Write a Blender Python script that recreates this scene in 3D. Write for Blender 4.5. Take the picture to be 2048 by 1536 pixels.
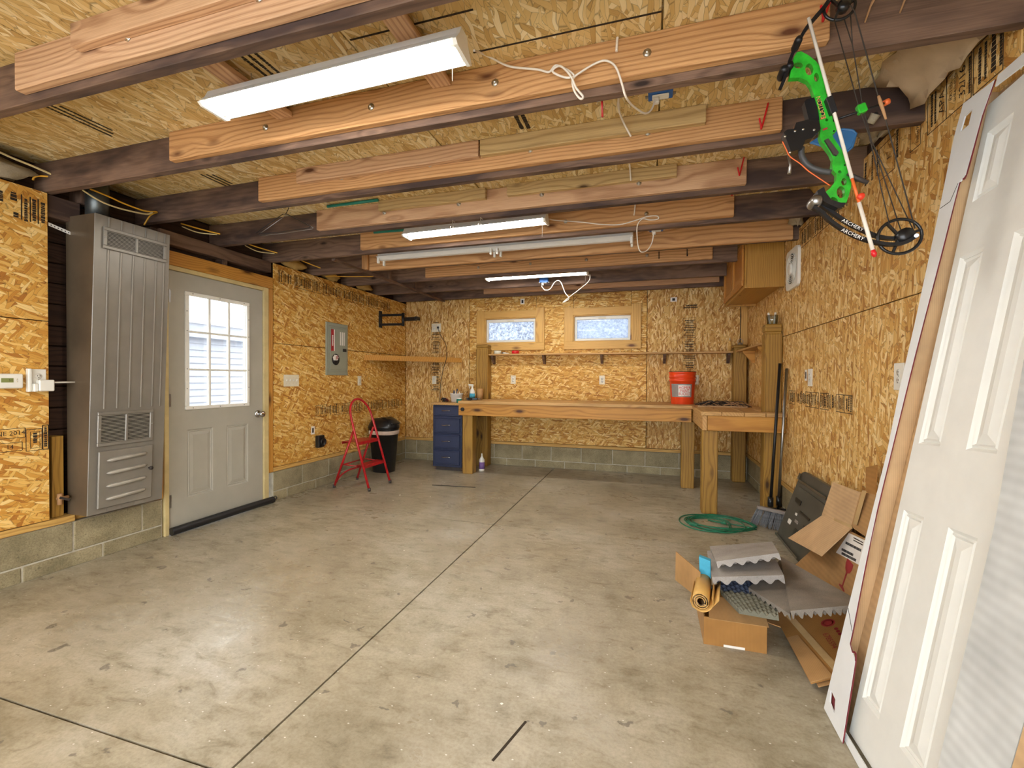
import bpy, bmesh, math, random
from mathutils import Vector, Matrix
random.seed(7)
for o in list(bpy.data.objects): bpy.data.objects.remove(o, do_unlink=True)
scene = bpy.context.scene
C = scene.collection
PI = math.pi

# ---------------------------------------------------------------- camera
FPX, YAW, PITCH, ROLL, CAMH = 905.2, 0.29515, -0.01188, 0.005336, 1.245
F = Vector((-math.sin(YAW)*math.cos(PITCH), math.cos(YAW)*math.cos(PITCH), math.sin(PITCH)))
R0 = Vector((math.cos(YAW), math.sin(YAW), 0)); U0 = R0.cross(F)
RR = math.cos(ROLL)*R0 + math.sin(ROLL)*U0
UU = -math.sin(ROLL)*R0 + math.cos(ROLL)*U0
CAM = Vector((0, 0, CAMH))
cd = bpy.data.cameras.new('camera'); cam = bpy.data.objects.new('camera', cd); C.objects.link(cam)
cd.sensor_fit = 'HORIZONTAL'; cd.sensor_width = 36; cd.lens = FPX/2048*36; cd.clip_start = 0.05; cd.clip_end = 200
m3 = Matrix((RR, UU, -F)).transposed()
cam.matrix_world = Matrix.Translation(CAM) @ m3.to_4x4()
scene.camera = cam
# ---------------------------------------------------------------- world (overcast sky), exposure
scene.view_settings.view_transform = 'Standard'; scene.view_settings.look = 'None'
scene.view_settings.gamma = 1; scene.view_settings.use_curve_mapping = False
scene.view_settings.exposure = 1.10
w = bpy.data.worlds.new('overcast_sky'); scene.world = w; w.use_nodes = True
bg = w.node_tree.nodes['Background']; bg.inputs[0].default_value = (0.93, 0.965, 1.0, 1); bg.inputs[1].default_value = 3.6
TUBE = 38.0     # strength of the fluorescent tubes

def ray(u, v): return F + RR*((u-1024)/FPX) - UU*((v-768)/FPX)
def onx(u, v, x): d = ray(u, v); return CAM + d*(x/d.x)
def ony(u, v, y): d = ray(u, v); return CAM + d*(y/d.y)
def onz(u, v, z): d = ray(u, v); return CAM + d*((z-CAMH)/d.z)

# ---------------------------------------------------------------- mesh builder
class MB:
    def __init__(s): s.v = []; s.f = []; s.g = []; s.mi = []; s.sm = []; s.cur = 0
    def add(s, vs, fs, gs=None, smooth=False):
        b = len(s.v); s.v += [Vector(p) for p in vs]
        s.g += [Vector(p) for p in (gs if gs else vs)]
        for f in fs: s.f.append([b+i for i in f]); s.mi.append(s.cur); s.sm.append(smooth)
        return s
    def mat(s, i): s.cur = i; return s
    def obox(s, c, ax, half, bev=0.0, grain=None, off=None):
        """oriented box: centre, three unit axes, half sizes; grain axis = longest"""
        c = Vector(c); ax = [Vector(a) for a in ax]; h = list(half)
        if grain is None: grain = max(range(3), key=lambda i: h[i])
        order = [grain] + [i for i in range(3) if i != grain]
        if off is None: off = Vector((random.uniform(-20, 20), random.uniform(-20, 20), random.uniform(-20, 20)))
        L = []
        if bev <= 0:
            for x in (-1, 1):
                for y in (-1, 1):
                    for z in (-1, 1): L.append((x*h[0], y*h[1], z*h[2]))
            fs = [(0,1,3,2),(4,6,7,5),(0,4,5,1),(2,3,7,6),(0,2,6,4),(1,5,7,3)]
        else:
            idx = {}
            for x in (-1, 1):
                for y in (-1, 1):
                    for z in (-1, 1):
                        for k in range(3):
                            q = [x*h[0], y*h[1], z*h[2]]
                            for j in range(3):
                                if j != k: q[j] -= (1 if q[j] > 0 else -1)*min(bev, h[j]*.9)
                            idx[(x, y, z, k)] = len(L); L.append(tuple(q))
            fs = []
            for k in range(3):
                o = [i for i in range(3) if i != k]
                for sgn in (-1, 1):
                    q = []
                    for a, b in ((-1,-1),(1,-1),(1,1),(-1,1)):
                        t = [0,0,0]; t[k] = sgn; t[o[0]] = a; t[o[1]] = b; q.append(idx[(*t, k)])
                    if (sgn > 0) == (k == 1): q = q[::-1]
                    fs.append(q)
            for k in range(3):
                o = [i for i in range(3) if i != k]
                for a in (-1, 1):
                    for b in (-1, 1):
                        t0 = [0,0,0]; t1 = [0,0,0]; t0[k] = -1; t1[k] = 1
                        for t in (t0, t1): t[o[0]] = a; t[o[1]] = b
                        fs.append([idx[(*t0, o[0])], idx[(*t1, o[0])], idx[(*t1, o[1])], idx[(*t0, o[1])]])
            for x in (-1, 1):
                for y in (-1, 1):
                    for z in (-1, 1): fs.append([idx[(x,y,z,0)], idx[(x,y,z,1)], idx[(x,y,z,2)]])
        vs = [c + ax[0]*p[0] + ax[1]*p[1] + ax[2]*p[2] for p in L]
        gs = [Vector((p[order[0]], p[order[1]], p[order[2]])) + off for p in L]
        return s.add(vs, fs, gs)
    def box(s, x0, x1, y0, y1, z0, z1, bev=0.0, grain=None, off=None):
        return s.obox(((x0+x1)/2, (y0+y1)/2, (z0+z1)/2), ((1,0,0),(0,1,0),(0,0,1)),
                      (abs(x1-x0)/2, abs(y1-y0)/2, abs(z1-z0)/2), bev, grain, off)
    def bar(s, p0, p1, wd, ht, up=(0,0,1), bev=0.0):
        p0 = Vector(p0); p1 = Vector(p1); d = (p1-p0); L = d.length; d = d/L
        u = Vector(up); sd = d.cross(u)
        if sd.length < 1e-4: u = Vector((1,0,0)); sd = d.cross(u)
        sd.normalize(); u = sd.cross(d)
        return s.obox((p0+p1)/2, (d, sd, u), (L/2, wd/2, ht/2), bev, 0)
    def tube(s, pts, r, n=8, closed=False, caps=True, smooth=True):
        P = [Vector(p) for p in pts]; m = len(P); rs = r if isinstance(r, (list, tuple)) else [r]*m
        vs = []; gs = []; prev = None; ln = 0
        for i in range(m):
            if closed: t = P[(i+1) % m]-P[i-1]
            else: t = P[min(i+1, m-1)]-P[max(i-1, 0)]
            if t.length < 1e-9: t = Vector((0,0,1))
            t.normalize()
            if prev is None:
                a = Vector((0,0,1)) if abs(t.z) < .9 else Vector((1,0,0))
                nx = t.cross(a).normalized()
            else:
                nx = prev - t*prev.dot(t)
                nx = nx.normalized() if nx.length > 1e-6 else t.orthogonal().normalized()
            prev = nx; ny = t.cross(nx)
            if i: ln += (P[i]-P[i-1]).length
            for k in range(n):
                a = 2*PI*k/n; vs.append(P[i]+(nx*math.cos(a)+ny*math.sin(a))*rs[i])
                gs.append(Vector((ln, math.cos(a)*rs[i], math.sin(a)*rs[i])))
        fs = []
        for i in range(m if closed else m-1):
            j = (i+1) % m
            for k in range(n): fs.append((i*n+k, i*n+(k+1) % n, j*n+(k+1) % n, j*n+k))
        s.add(vs, fs, gs, smooth)
        if caps and not closed:
            b = len(s.v)-len(vs)
            s.f.append([b+k for k in range(n)][::-1]); s.f.append([b+(m-1)*n+k for k in range(n)])
            s.mi += [s.cur]*2; s.sm += [False]*2
        return s
    def cyl(s, p0, p1, r, n=16, r1=None): return s.tube([p0, p1], [r, r if r1 is None else r1], n)
    def lathe(s, c, prof, n=24, axis=(0,0,1), smooth=True, arc=None):
        """prof: list of (radius, height) along the axis"""
        c = Vector(c); a = Vector(axis).normalized(); x = a.orthogonal().normalized()
        if abs(a.z) > .99: x = Vector((1,0,0))
        y = a.cross(x); vs = []; fs = []
        for r, h in prof:
            for k in range(n):
                t = 2*PI*k/n; vs.append(c+a*h+(x*math.cos(t)+y*math.sin(t))*r)
        for i in range(len(prof)-1):
            for k in range(n): fs.append((i*n+k, i*n+(k+1) % n, (i+1)*n+(k+1) % n, (i+1)*n+k))
        if prof[0][0] > 1e-5: fs.append(tuple(range(n))[::-1])
        if prof[-1][0] > 1e-5: fs.append(tuple((len(prof)-1)*n+k for k in range(n)))
        return s.add(vs, fs, None, smooth)
    def prism(s, pts, ext, holes=None, smooth=False):
        """closed polygon in space extruded by vector ext, optional holes (triangulated)"""
        ext = Vector(ext); P = [Vector(p) for p in pts]
        if not holes:
            n = len(P); vs = P+[p+ext for p in P]
            fs = [tuple(range(n))[::-1], tuple(range(n, 2*n))]+[(i, (i+1) % n, n+(i+1) % n, n+i) for i in range(n)]
            return s.add(vs, fs)
        loops = [P]+[[Vector(p) for p in h] for h in holes]
        from mathutils.geometry import delaunay_2d_cdt, normal
        nr = normal(P[:3]) if len(P) == 3 else Vector((0,0,0))
        if nr.length == 0:
            for i in range(len(P)): nr += P[i].cross(P[(i+1) % len(P)])
            nr.normalize()
        a = nr.orthogonal().normalized(); b = nr.cross(a); o = P[0]
        pts2 = []; es = []; fl = []
        for lp in loops:
            st = len(pts2); pts2 += [Vector(((p-o).dot(a), (p-o).dot(b))) for p in lp]
            es += [(st+i, st+(i+1) % len(lp)) for i in range(len(lp))]
        r = delaunay_2d_cdt(pts2, es, [], 0, 1e-6)
        v2, f2 = r[0], r[2]
        def inside(q, poly):
            c = False; n = len(poly)
            for i in range(n):
                x1, y1 = poly[i]; x2, y2 = poly[(i+1) % n]
                if (y1 > q[1]) != (y2 > q[1]) and q[0] < (x2-x1)*(q[1]-y1)/(y2-y1)+x1: c = not c
            return c
        P2 = [[((p-o).dot(a), (p-o).dot(b)) for p in lp] for lp in loops]
        V = [o+a*q[0]+b*q[1] for q in v2]; n = len(V)
        tri = []
        for f in f2:
            ctr = (sum(v2[i][0] for i in f)/len(f), sum(v2[i][1] for i in f)/len(f))
            if inside(ctr, P2[0]) and not any(inside(ctr, h) for h in P2[1:]): tri.append(f)
        fs = [tuple(f)[::-1] for f in tri]+[tuple(n+i for i in f) for f in tri]
        s.add(V+[v+ext for v in V], fs)
        for lp in loops:
            m = len(lp); s.add(lp+[p+ext for p in lp], [(i, (i+1) % m, m+(i+1) % m, m+i) for i in range(m)])
        return s
    def sheet(s, grid, th=0.0, smooth=True):
        """grid[i][j] of points -> surface, optional thickness along averaged normal"""
        n = len(grid); m = len(grid[0]); vs = [Vector(p) for r in grid for p in r]; fs = []
        for i in range(n-1):
            for j in range(m-1): fs.append((i*m+j, i*m+j+1, (i+1)*m+j+1, (i+1)*m+j))
        if th:
            N = [Vector((0,0,0)) for _ in vs]
            for f in fs:
                nn = (vs[f[1]]-vs[f[0]]).cross(vs[f[3]]-vs[f[0]])
                for i in f: N[i] += nn
            b = len(vs); vs = vs+[v-(k.normalized()*th if k.length > 0 else k) for v, k in zip(vs, N)]
            fs = fs+[tuple(b+i for i in f)[::-1] for f in fs]
            rim = [i for i in range(m)]+[i*m+m-1 for i in range(1, n)]+[(n-1)*m+j for j in range(m-2, -1, -1)]+[i*m for i in range(n-2, 0, -1)]
            for i in range(len(rim)): p, q = rim[i], rim[(i+1) % len(rim)]; fs.append((q, p, b+p, b+q))
        return s.add(vs, fs, None, smooth)
    def mesh(s, name, mats, origin):
        me = bpy.data.meshes.new(name); o = Vector(origin)
        me.from_pydata([tuple(v-o) for v in s.v], [], s.f)
        for m in (mats if isinstance(mats, (list, tuple)) else [mats]): me.materials.append(m)
        a = me.attributes.new('gc', 'FLOAT_VECTOR', 'POINT')
        fl = []
        for g in s.g: fl += [g.x, g.y, g.z]
        a.data.foreach_set('vector', fl)
        me.polygons.foreach_set('material_index', s.mi); me.polygons.foreach_set('use_smooth', s.sm)
        bm = bmesh.new(); bm.from_mesh(me); bmesh.ops.recalc_face_normals(bm, faces=bm.faces); bm.to_mesh(me); bm.free()
        return me
    def build(s, name, mats, parent=None, origin=None):
        wo = Vector((0,0,0))
        if parent is not None: wo = ORG[parent.name]
        if origin is None:
            if parent is None:
                lo = [min(v[i] for v in s.v) for i in range(3)]; hi = [max(v[i] for v in s.v) for i in range(3)]
                origin = Vector(((lo[0]+hi[0])/2, (lo[1]+hi[1])/2, lo[2]))
            else: origin = wo
        origin = Vector(origin)
        o = bpy.data.objects.new(name, s.mesh(name, mats, origin)); C.objects.link(o)
        if parent is not None: o.parent = parent; o.location = origin-wo
        else: o.location = origin
        ORG[o.name] = origin.copy()
        return o
ORG = {}
def tag(o, label=None, cat=None, group=None, kind=None):
    if label: o['label'] = label
    if cat: o['category'] = cat
    if group: o['group'] = group
    if kind: o['kind'] = kind
    return o
def thing(name, loc, label, cat, group=None):
    o = bpy.data.objects.new(name, None); C.objects.link(o); o.location = loc; o.empty_display_size = .05
    ORG[o.name] = Vector(loc)
    return tag(o, label, cat, group)
def B(): return MB()
def box(*a, **k): return MB().box(*a, **k)
def dup(o, delta, parent=None):
    c = o.copy(); C.objects.link(c); d = Vector(delta)
    if parent is None: c.location = o.location+d
    else: c.parent = parent
    ORG[c.name] = ORG[o.name]+d
    for ch in list(o.children): dup(ch, delta, c)
    return c
def smoothpath(pts, n=8, closed=False):
    P = [Vector(p) for p in pts]; out = []; m = len(P)
    for i in range(m if closed else m-1):
        if closed: a, b, c, d = P[i-1], P[i], P[(i+1) % m], P[(i+2) % m]
        else: a, b, c, d = P[max(i-1,0)], P[i], P[i+1], P[min(i+2, m-1)]
        for k in range(n):
            t = k/n
            out.append(.5*((2*b)+(c-a)*t+(2*a-5*b+4*c-d)*t*t+(3*b-a-3*c+d)*t**3))
    if not closed: out.append(P[-1])
    return out
def text(txt, size, pos, xdir, ydir, mat, parent, name='lettering', depth=.0008, align='CENTER'):
    cu = bpy.data.curves.new('t', 'FONT'); cu.body = txt; cu.size = size; cu.align_x = align; cu.align_y = 'CENTER'; cu.resolution_u = 2
    ob = bpy.data.objects.new('t', cu); C.objects.link(ob)
    dg = bpy.context.evaluated_depsgraph_get(); me = ob.evaluated_get(dg).to_mesh()
    X = Vector(xdir).normalized(); Y = Vector(ydir).normalized(); Z = X.cross(Y); pos = Vector(pos)
    mb = MB(); vs = [pos+X*v.co.x+Y*v.co.y+Z*depth for v in me.vertices]; fs = [tuple(p.vertices) for p in me.polygons]
    mb.add(vs, fs); ob.evaluated_get(dg).to_mesh_clear(); bpy.data.objects.remove(ob, do_unlink=True); bpy.data.curves.remove(cu)
    return mb if parent is None else mb.build(name, mat, parent)

# ---------------------------------------------------------------- materials
def lin(r, g, b): return tuple(((c/255)/12.92 if c/255 <= .04045 else ((c/255+.055)/1.055)**2.4) for c in (r, g, b))+(1,)
class NT:
    def __init__(s, name):
        s.m = bpy.data.materials.new(name); s.m.use_nodes = True; s.t = s.m.node_tree
        s.b = s.t.nodes['Principled BSDF']
    def n(s, typ, **k):
        o = s.t.nodes.new(typ)
        for a, v in k.items(): setattr(o, a, v)
        return o
    def l(s, a, b): s.t.links.new(a, b)
    def gc(s):
        if not hasattr(s, '_gc'): s._gc = s.n('ShaderNodeAttribute', attribute_name='gc').outputs['Vector']
        return s._gc
    def mapping(s, v, scale=(1,1,1), rot=(0,0,0), loc=(0,0,0)):
        m = s.n('ShaderNodeMapping'); m.inputs['Scale'].default_value = scale; m.inputs['Rotation'].default_value = rot; m.inputs['Location'].default_value = loc
        s.l(v, m.inputs['Vector']); return m.outputs[0]
    def noise(s, v, sc=1, det=3, rough=.55, dist=0):
        m = s.n('ShaderNodeTexNoise'); m.inputs['Scale'].default_value = sc; m.inputs['Detail'].default_value = det
        m.inputs['Roughness'].default_value = rough; m.inputs['Distortion'].default_value = dist
        s.l(v, m.inputs['Vector']); return m.outputs['Fac']
    def ramp(s, f, stops, interp='LINEAR'):
        r = s.n('ShaderNodeValToRGB'); r.color_ramp.interpolation = interp
        e = r.color_ramp.elements
        while len(e) < len(stops): e.new(.5)
        for i, (p, c) in enumerate(stops):
            e[i].position = p; e[i].color = c if not isinstance(c, (int, float)) else (c, c, c, 1)
        s.l(f, r.inputs['Fac']); return r.outputs['Color']
    def mix(s, f, a, b, mode='MIX'):
        m = s.n('ShaderNodeMix', data_type='RGBA', blend_type=mode)
        for sk, v in ((m.inputs[0], f), (m.inputs[6], a), (m.inputs[7], b)):
            if hasattr(v, 'links'): s.l(v, sk)
            else: sk.default_value = v
        return m.outputs[2]
    def math(s, op, a, b=0.5):
        m = s.n('ShaderNodeMath', operation=op)
        for i, v in enumerate((a, b)):
            if hasattr(v, 'links'): s.l(v, m.inputs[i])
            else: m.inputs[i].default_value = v
        return m.outputs[0]
    def bump(s, h, st=.3, d=.002):
        b = s.n('ShaderNodeBump'); b.inputs['Strength'].default_value = st; b.inputs['Distance'].default_value = d
        s.l(h, b.inputs['Height']); s.l(b.outputs[0], s.b.inputs['Normal'])
    def done(s, col, rough=.6, metal=0, spec=.5):
        if hasattr(col, 'links'): s.l(col, s.b.inputs['Base Color'])
        else: s.b.inputs['Base Color'].default_value = col
        if hasattr(rough, 'links'): s.l(rough, s.b.inputs['Roughness'])
        else: s.b.inputs['Roughness'].default_value = rough
        s.b.inputs['Metallic'].default_value = metal; s.b.inputs['Specular IOR Level'].default_value = spec
        return s.m

def osb(name, pal, rots, L=.085, W=.016, thr=.5, sat=1):
    t = NT(name); g = t.gc()
    warp = t.n('ShaderNodeTexNoise'); warp.inputs['Scale'].default_value = 9; warp.inputs['Detail'].default_value = 1; t.l(g, warp.inputs['Vector'])
    ws = t.n('ShaderNodeVectorMath', operation='SCALE'); t.l(warp.outputs['Color'], ws.inputs[0]); ws.inputs['Scale'].default_value = .03
    wa = t.n('ShaderNodeVectorMath', operation='ADD'); t.l(g, wa.inputs[0]); t.l(ws.outputs[0], wa.inputs[1]); g2 = wa.outputs[0]
    col = None; hgt = None
    for k, a in enumerate(rots):
        l_, w_ = L*(1.25-.13*k), W*(1.35-.15*k)
        r1 = t.mapping(g2, rot=(0, 0, math.radians(a)), loc=(3.1*k, 1.7*k, 0))
        r2 = t.mapping(r1, scale=(1/l_, 1/w_, 0.0))
        v = t.n('ShaderNodeTexVoronoi', voronoi_dimensions='2D', feature='F1'); v.inputs['Scale'].default_value = 1; t.l(r2, v.inputs['Vector'])
        e = t.n('ShaderNodeTexVoronoi', voronoi_dimensions='2D', feature='DISTANCE_TO_EDGE'); e.inputs['Scale'].default_value = 1; t.l(r2, e.inputs['Vector'])
        sp = t.n('ShaderNodeSeparateColor'); t.l(v.outputs['Color'], sp.inputs[0])
        grain = t.noise(t.mapping(r1, scale=(14, 260, 1)), 1, 2, .6)
        f = t.math('ADD', t.math('MULTIPLY', sp.outputs[0], .78), t.math('MULTIPLY', grain, .22))
        c = t.ramp(f, pal)
        ed = t.ramp(e.outputs['Distance'], [(0, .16), (.03, .66), (.075, 1)])  # thin crevice shadow painted into the colour along strand edges
        c = t.mix(.7, c, ed, 'MULTIPLY')
        h = t.math('ADD', t.math('MULTIPLY', sp.outputs[2], .6), t.math('MULTIPLY', e.outputs['Distance'], .7))
        if col is None: col, hgt = c, h
        else:
            mk = t.math('GREATER_THAN', sp.outputs[1], thr)
            col = t.mix(mk, col, c)
            mm = t.n('ShaderNodeMix', data_type='FLOAT'); t.l(mk, mm.inputs[0]); t.l(hgt, mm.inputs[2]); t.l(h, mm.inputs[3]); hgt = mm.outputs[0]
    big = t.noise(g, 1.1, 2, .5)
    col = t.mix(1, col, t.ramp(big, [(.3, (.90, .88, .85, 1)), (.7, (1.0, 1.0, 1.0, 1))]), 'MULTIPLY')
    t.bump(hgt, .55, .003)
    return t.done(col, .62, 0, .35)

def wood(name, light, dark, knot=(60,35,20), ring=1.0, rough=.6, knots=.16, streak=.5, stain=None, contrast=.34):
    t = NT(name); g = t.gc()
    wob = t.noise(t.mapping(g, scale=(1.1, 6, 6)), 1, 2, .5)
    sx = t.n('ShaderNodeSeparateXYZ'); t.l(g, sx.inputs[0])
    rr = t.math('SQRT', t.math('ADD', t.math('MULTIPLY', sx.outputs[1], sx.outputs[1]), t.math('MULTIPLY', sx.outputs[2], sx.outputs[2])))
    # knots: sparse 3D cells stretched along the grain; rings bend round them
    vk = t.n('ShaderNodeTexVoronoi', voronoi_dimensions='3D', feature='F1'); vk.inputs['Scale'].default_value = 1
    t.l(t.mapping(g, scale=(2.6, 7.5, 7.5)), vk.inputs['Vector'])
    bend = t.math('POWER', t.math('SUBTRACT', 1.0, t.math('MINIMUM', vk.outputs['Distance'], 1.0)), 4)
    ph = t.math('ADD', t.math('MULTIPLY', rr, 430*ring), t.math('ADD', t.math('MULTIPLY', wob, 16), t.math('MULTIPLY', bend, 14)))
    rings = t.ramp(t.math('ADD', t.math('MULTIPLY', t.math('SINE', ph), .5), .5), [(.0, 0), (.35, .75), (1, 1)])
    fine = t.noise(t.mapping(g, scale=(6, 260, 260)), 1, 2, .6)
    f = t.math('ADD', t.math('MULTIPLY', rings, contrast), t.math('MULTIPLY', fine, 1-contrast))
    col = t.ramp(f, [(.20, lin(*dark)), (.78, lin(*light))])
    kd = t.ramp(vk.outputs['Distance'], [(knots*.5, 1), (knots*.8, .6), (knots*1.5, 0)])
    col = t.mix(kd, col, lin(*knot))
    blot = t.noise(t.mapping(g, scale=(1.6, 5, 5)), 1, 3, .6)
    col = t.mix(streak, col, t.ramp(blot, [(.3, (.74, .70, .66, 1)), (.65, (1, 1, 1, 1))]), 'MULTIPLY')
    if stain:
        col = t.mix(t.ramp(t.noise(t.mapping(g, scale=(.9, 4, 4), loc=(5,2,1)), 1, 4, .7), [(.45, 0), (.62, 1)]), col, lin(*stain))
    t.bump(f, .25, .0012)
    return t.done(col, rough, 0, .4)

def plain(name, c, rough=.5, metal=0, var=.12, sc=14, bump=0, spec=.5, bsc=180):
    t = NT(name); g = t.gc()
    n = t.noise(g, sc, 4, .6)
    base = lin(*c); lo = tuple(x*(1-var*1.6) for x in base[:3])+(1,); hi = tuple(min(1, x*(1+var*.7)) for x in base[:3])+(1,)
    col = t.ramp(n, [(.3, lo), (.7, hi)])
    if bump: t.bump(t.noise(g, bsc, 3, .6), bump, .0015)
    return t.done(col, rough, metal, spec)

def emit(name, c, s):
    t = NT(name); t.b.inputs['Emission Color'].default_value = c; t.b.inputs['Emission Strength'].default_value = s
    return t.done((.9,.9,.9,1), .4)

def glass(name, tint=(1,1,1,1), gloss=.08, haze=None, lo=(78, 88, 104), hi=(176, 184, 198)):
    t = NT(name); tr = t.n('ShaderNodeBsdfTransparent'); tr.inputs[0].default_value = tint
    gl = t.n('ShaderNodeBsdfGlossy'); gl.inputs['Roughness'].default_value = .03
    fr = t.n('ShaderNodeLayerWeight'); fr.inputs[0].default_value = .25
    mx = t.n('ShaderNodeMixShader'); t.l(t.math('ADD', t.math('MULTIPLY', fr.outputs['Fresnel'], .6), gloss*.5), mx.inputs[0]); t.l(tr.outputs[0], mx.inputs[1]); t.l(gl.outputs[0], mx.inputs[2])
    out = mx.outputs[0]
    if haze:
        df = t.n('ShaderNodeBsdfTranslucent'); g = t.gc()
        n = t.ramp(t.noise(g, 38, 4, .75), [(.36, lin(*lo)), (.64, lin(*hi))])
        t.l(n, df.inputs[0])
        m2 = t.n('ShaderNodeMixShader'); m2.inputs[0].default_value = haze
        t.l(out, m2.inputs[1]); t.l(df.outputs[0], m2.inputs[2]); out = m2.outputs[0]
    t.l(out, t.t.nodes['Material Output'].inputs['Surface'])
    return t.m

def concrete():
    t = NT('concrete_slab'); g = t.gc()
    a = t.noise(g, 1.1, 5, .62); b = t.noise(t.mapping(g, scale=(6, 14, 5), rot=(0,0,.55)), 1, 6, .72, .6); c = t.noise(g, 70, 4, .72); d = t.noise(g, 9, 5, .7)
    base = t.ramp(a, [(.30, lin(142, 132, 110)), (.50, lin(172, 163, 142)), (.70, lin(194, 189, 174))])
    col = t.mix(.85, base, t.ramp(b, [(.30, (.50, .46, .38, 1)), (.44, (.88, .87, .83, 1)), (.62, (1.06, 1.06, 1.07, 1))]), 'MULTIPLY')
    col = t.mix(.55, col, t.ramp(d, [(.30, (.62, .59, .52, 1)), (.48, (1, 1, 1, 1))]), 'MULTIPLY')
    col = t.mix(.6, col, t.ramp(c, [(.33, (.68, .66, .61, 1)), (.58, (1.02, 1.02, 1.02, 1))]), 'MULTIPLY')
    nn = t.n('ShaderNodeTexNoise'); nn.inputs['Scale'].default_value = 16; nn.inputs['Detail'].default_value = 4; t.l(g, nn.inputs['Vector'])
    off = t.n('ShaderNodeVectorMath', operation='SCALE'); t.l(nn.outputs['Color'], off.inputs[0]); off.inputs['Scale'].default_value = .16
    ad = t.n('ShaderNodeVectorMath', operation='ADD'); t.l(g, ad.inputs[0]); t.l(off.outputs[0], ad.inputs[1])
    st = t.n('ShaderNodeTexVoronoi', voronoi_dimensions='2D', feature='F1'); st.inputs['Scale'].default_value = 3.0; t.l(ad.outputs[0], st.inputs['Vector'])
    col = t.mix(t.ramp(st.outputs['Distance'], [(.03, .7), (.05, 0)]), col, lin(92, 86, 76))
    s2 = t.n('ShaderNodeTexVoronoi', voronoi_dimensions='2D', feature='F1'); s2.inputs['Scale'].default_value = 6.0; t.l(t.mapping(g, scale=(1, 1.6, 1), rot=(0, 0, .4)), s2.inputs['Vector'])
    col = t.mix(t.ramp(s2.outputs['Distance'], [(.018, .8), (.026, 0)]), col, lin(226, 224, 218))
    fl = t.noise(g, 17, 3, .55, 1.2)
    col = t.mix(t.ramp(fl, [(.76, 0), (.82, .5)]), col, lin(126, 112, 88))
    # roughness lowered in patches so the floor mirrors daylight
    wn = t.noise(t.mapping(g, scale=(1.3, .75, 1), loc=(.4, .2, 0)), 1, 4, .65)
    ro = t.ramp(wn, [(.36, .50), (.60, .22)])
    rb = t.n('ShaderNodeMix', data_type='FLOAT'); rb.inputs[0].default_value = .35
    t.l(ro, rb.inputs[2]); t.l(t.ramp(b, [(.3, .7), (.6, .25)]), rb.inputs[3])
    t.bump(t.math('ADD', t.math('MULTIPLY', b, .7), t.math('MULTIPLY', c, .3)), .28, .004)
    return t.done(col, rb.outputs[0], 0, .55)
def block():
    t = NT('concrete_block'); g = t.gc()
    a = t.noise(g, 5, 4, .6); c = t.noise(g, 120, 4, .75); p = t.noise(g, 55, 3, .6)
    col = t.ramp(a, [(.3, lin(132, 122, 94)), (.7, lin(172, 160, 128))])
    col = t.mix(.7, col, t.ramp(c, [(.35, (.55, .53, .48, 1)), (.6, (1.05, 1.05, 1.03, 1))]), 'MULTIPLY')
    col = t.mix(t.ramp(p, [(.28, .6), (.36, 0)]), col, lin(84, 78, 60))
    t.bump(t.math('ADD', c, p), .6, .004)
    return t.done(col, .85, 0, .3)
def cardboard(name, c=(176, 136, 88)):
    t = NT(name); g = t.gc()
    wv = t.n('ShaderNodeTexWave', wave_type='BANDS', bands_direction='X'); wv.inputs['Scale'].default_value = 55; wv.inputs['Distortion'].default_value = .4; t.l(g, wv.inputs['Vector'])
    n = t.noise(g, 6, 3, .6); b = lin(*c)
    col = t.ramp(n, [(.3, tuple(x*.82 for x in b[:3])+(1,)), (.7, tuple(min(1, x*1.1) for x in b[:3])+(1,))])
    col = t.mix(.10, col, wv.outputs['Color'], 'MULTIPLY'); t.bump(wv.outputs['Fac'], .10, .001)
    return t.done(col, .75, 0, .3)
def foam(name, c):
    t = NT(name); g = t.gc(); n = t.noise(g, 240, 3, .7); a = t.noise(g, 7, 3, .6); b = lin(*c)
    col = t.ramp(t.math('ADD', t.math('MULTIPLY', n, .5), t.math('MULTIPLY', a, .5)), [(.32, tuple(x*.68 for x in b[:3])+(1,)), (.66, tuple(min(1, x*1.22) for x in b[:3])+(1,))])
    t.bump(n, .5, .002); return t.done(col, .95, 0, .1)

M = {}
def pal(*c): return list(zip((.0, .10, .24, .46, .70, .92), [lin(*x) for x in c]))
M['osb_left'] = osb('osb_wall_left', pal((96, 56, 20), (168, 108, 40), (196, 138, 54), (214, 162, 74), (230, 188, 106), (244, 216, 150)), (8, -26, 42, -58, 18), L=.10, W=.020)
M['osb_back'] = osb('osb_wall_back', pal((92, 54, 20), (162, 106, 40), (194, 138, 58), (214, 164, 80), (232, 190, 112), (244, 218, 154)), (12, -24, 42, -50, 5), L=.095, W=.019)
M['osb_vert'] = osb('osb_wall_upright', pal((92, 56, 24), (156, 106, 46), (188, 136, 66), (208, 162, 90), (226, 188, 120), (242, 216, 160)), (78, 112, 52, 128, 88), L=.095, W=.019)
M['osb_right'] = osb('osb_wall_right', pal((98, 60, 26), (168, 114, 50), (200, 148, 74), (218, 172, 98), (234, 198, 130), (246, 222, 168)), (58, 120, 24, 152, 84), L=.095, W=.022)
M['osb_ceil'] = osb('osb_subfloor', pal((130, 96, 52), (190, 154, 92), (208, 174, 110), (220, 190, 128), (230, 206, 150), (244, 230, 190)), (74, 108, 52, 136, 88), L=.13, W=.024)
M['new_wood'] = wood('fir_board', (216, 176, 136), (164, 120, 84), (92, 52, 30), .9, .6, .13, .4)
M['new_wood2'] = wood('fir_board_orange', (214, 166, 112), (160, 110, 64), (96, 54, 28), .8, .6, .12, .4)
M['green_wood'] = wood('treated_board', (208, 178, 124), (162, 132, 84), (80, 58, 32), .6, .6, .11, .4)
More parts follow.
